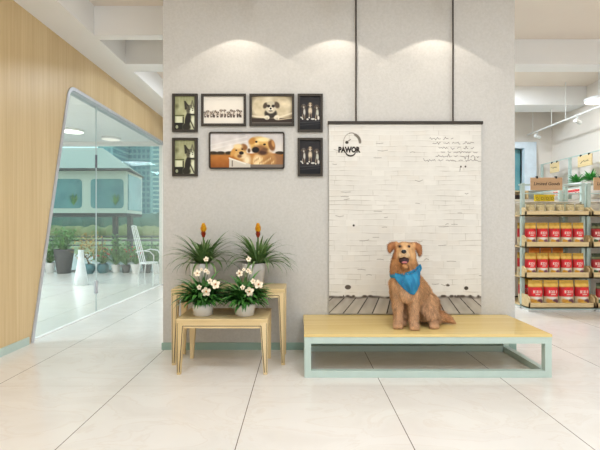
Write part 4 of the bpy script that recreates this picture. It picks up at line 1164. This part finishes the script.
bushrow('tree_line', 78, -70, 4, 70, 2.4, 3.6, 'tree', 'blue-green tree line in front of the towers', 'trees', 0)
t = thing('terrace_railing', (-10,16.6,0), 'thin metal railing along the far edge of the terrace', 'railing')
rb = B()
for z in (.35,.72): rb.box(-8,9,-.02,.02,z,z+.05)
rb.build('rail', 'steeld', t)
for x in range(-8,10,2): B().box(x-.02,x+.02,-.02,.02,0,.75).build('post', 'steeld', t)

# ================================================================== LIGHT, WORLD, CAMERA
def area(name, loc, size, e, color=(.80,.90,1.0), rot=(0,0,0), sy=None):
    l = bpy.data.lights.new(name, 'AREA'); l.energy = e; l.color = color; l.size = size
    if sy: l.shape = 'RECTANGLE'; l.size_y = sy
    o = bpy.data.objects.new(name, l); COL.objects.link(o); o.location = loc; o.rotation_euler = rot
    return o
k_ = 0
for x, y, lab in ((-1.2,-.4,'left, nearer the camera'),(.9,-.4,'middle, nearer the camera'),(3.0,-.4,'right, nearer the camera'),(-1.2,1.6,'left, nearer the partition'),(.9,1.6,'middle, nearer the partition'),(3.0,1.6,'right, nearer the partition')):  # ceiling panels added out of view to brighten the front room
    t = thing('fill_panel', (x,y,CH), f'flat square fill panel added out of view over the front room, {lab}', 'ceiling light')
    B().box(-.32,.32,-.32,.32,-.03,-.001).build('fill_frame', 'lampw', t)
    B().box(-.30,.30,-.30,.30,-.034,-.0305).build('diffuser', 'lit', t)
    area('fill_lamp', (0,0,-.04), .6, 25.5).parent = t
for x, y in ((2.95,6.6),(-1.0,6.5)):  # invented fill lights, placed where the partition hides them
    t = thing('fill_panel', (x,y,CH), {6.6:'added square fill panel hidden over the shop aisle, above the shelves',6.5:'added square fill panel hidden in the passage behind the partition'}[y], 'ceiling light')
    B().box(-.25,.25,-.25,.25,-.03,-.001).build('fill_frame', 'lampw', t)
    B().box(-.23,.23,-.23,.23,-.034,-.0305).build('diffuser', 'lit', t)
    area('fill_lamp', (0,0,-.04), .45, {6.6:95, 6.5:34}[y]).parent = t
for x, y in ((-5.5,4.5),(-5.5,7.2)):  # unseen panels added so the side room is not dark
    t = thing('fill_panel', (x,y,CL), f'added unseen square fill panel on the side room ceiling, {"nearer the camera" if y < 5 else "in the middle"}', 'ceiling light')
    B().box(-.5,.5,-.5,.5,-.03,-.001).build('fill_frame', 'lampw', t)
    B().box(-.48,.48,-.48,.48,-.034,-.0305).build('diffuser', 'lit', t)
    area('fill_lamp', (0,0,-.04), .9, 125).parent = t
w = bpy.data.worlds.new('world'); scn.world = w; w.use_nodes = True
nt = w.node_tree; bg = nt.nodes['Background']
tc = nt.nodes.new('ShaderNodeTexCoord'); sp = nt.nodes.new('ShaderNodeSeparateXYZ'); r = nt.nodes.new('ShaderNodeValToRGB')
nt.links.new(tc.outputs['Generated'], sp.inputs[0]); nt.links.new(sp.outputs[2], r.inputs[0]); nt.links.new(r.outputs[0], bg.inputs[0])
r.color_ramp.elements[0].position = 0; r.color_ramp.elements[0].color = (.92,.95,.96,1)
r.color_ramp.elements[1].position = .7; r.color_ramp.elements[1].color = (.62,.78,.95,1)
bg.inputs[1].default_value = 1.45
cam = bpy.data.cameras.new('camera'); cam.lens = F/600*36; cam.sensor_width = 36; cam.clip_end = 400; cam.clip_start = .05
co_ = bpy.data.objects.new('camera', cam); COL.objects.link(co_); co_.location = (0,0,H); co_.rotation_euler = (PI/2,0,0)
scn.camera = co_
scn.view_settings.view_transform = 'Standard'; scn.view_settings.look = 'None'; scn.view_settings.gamma = 1
scn.view_settings.exposure = 0.07
scn.cycles.max_bounces = 10; scn.cycles.transparent_max_bounces = 16; scn.cycles.sample_clamp_indirect = 4
scn.cycles.caustics_reflective = False; scn.cycles.caustics_refractive = False
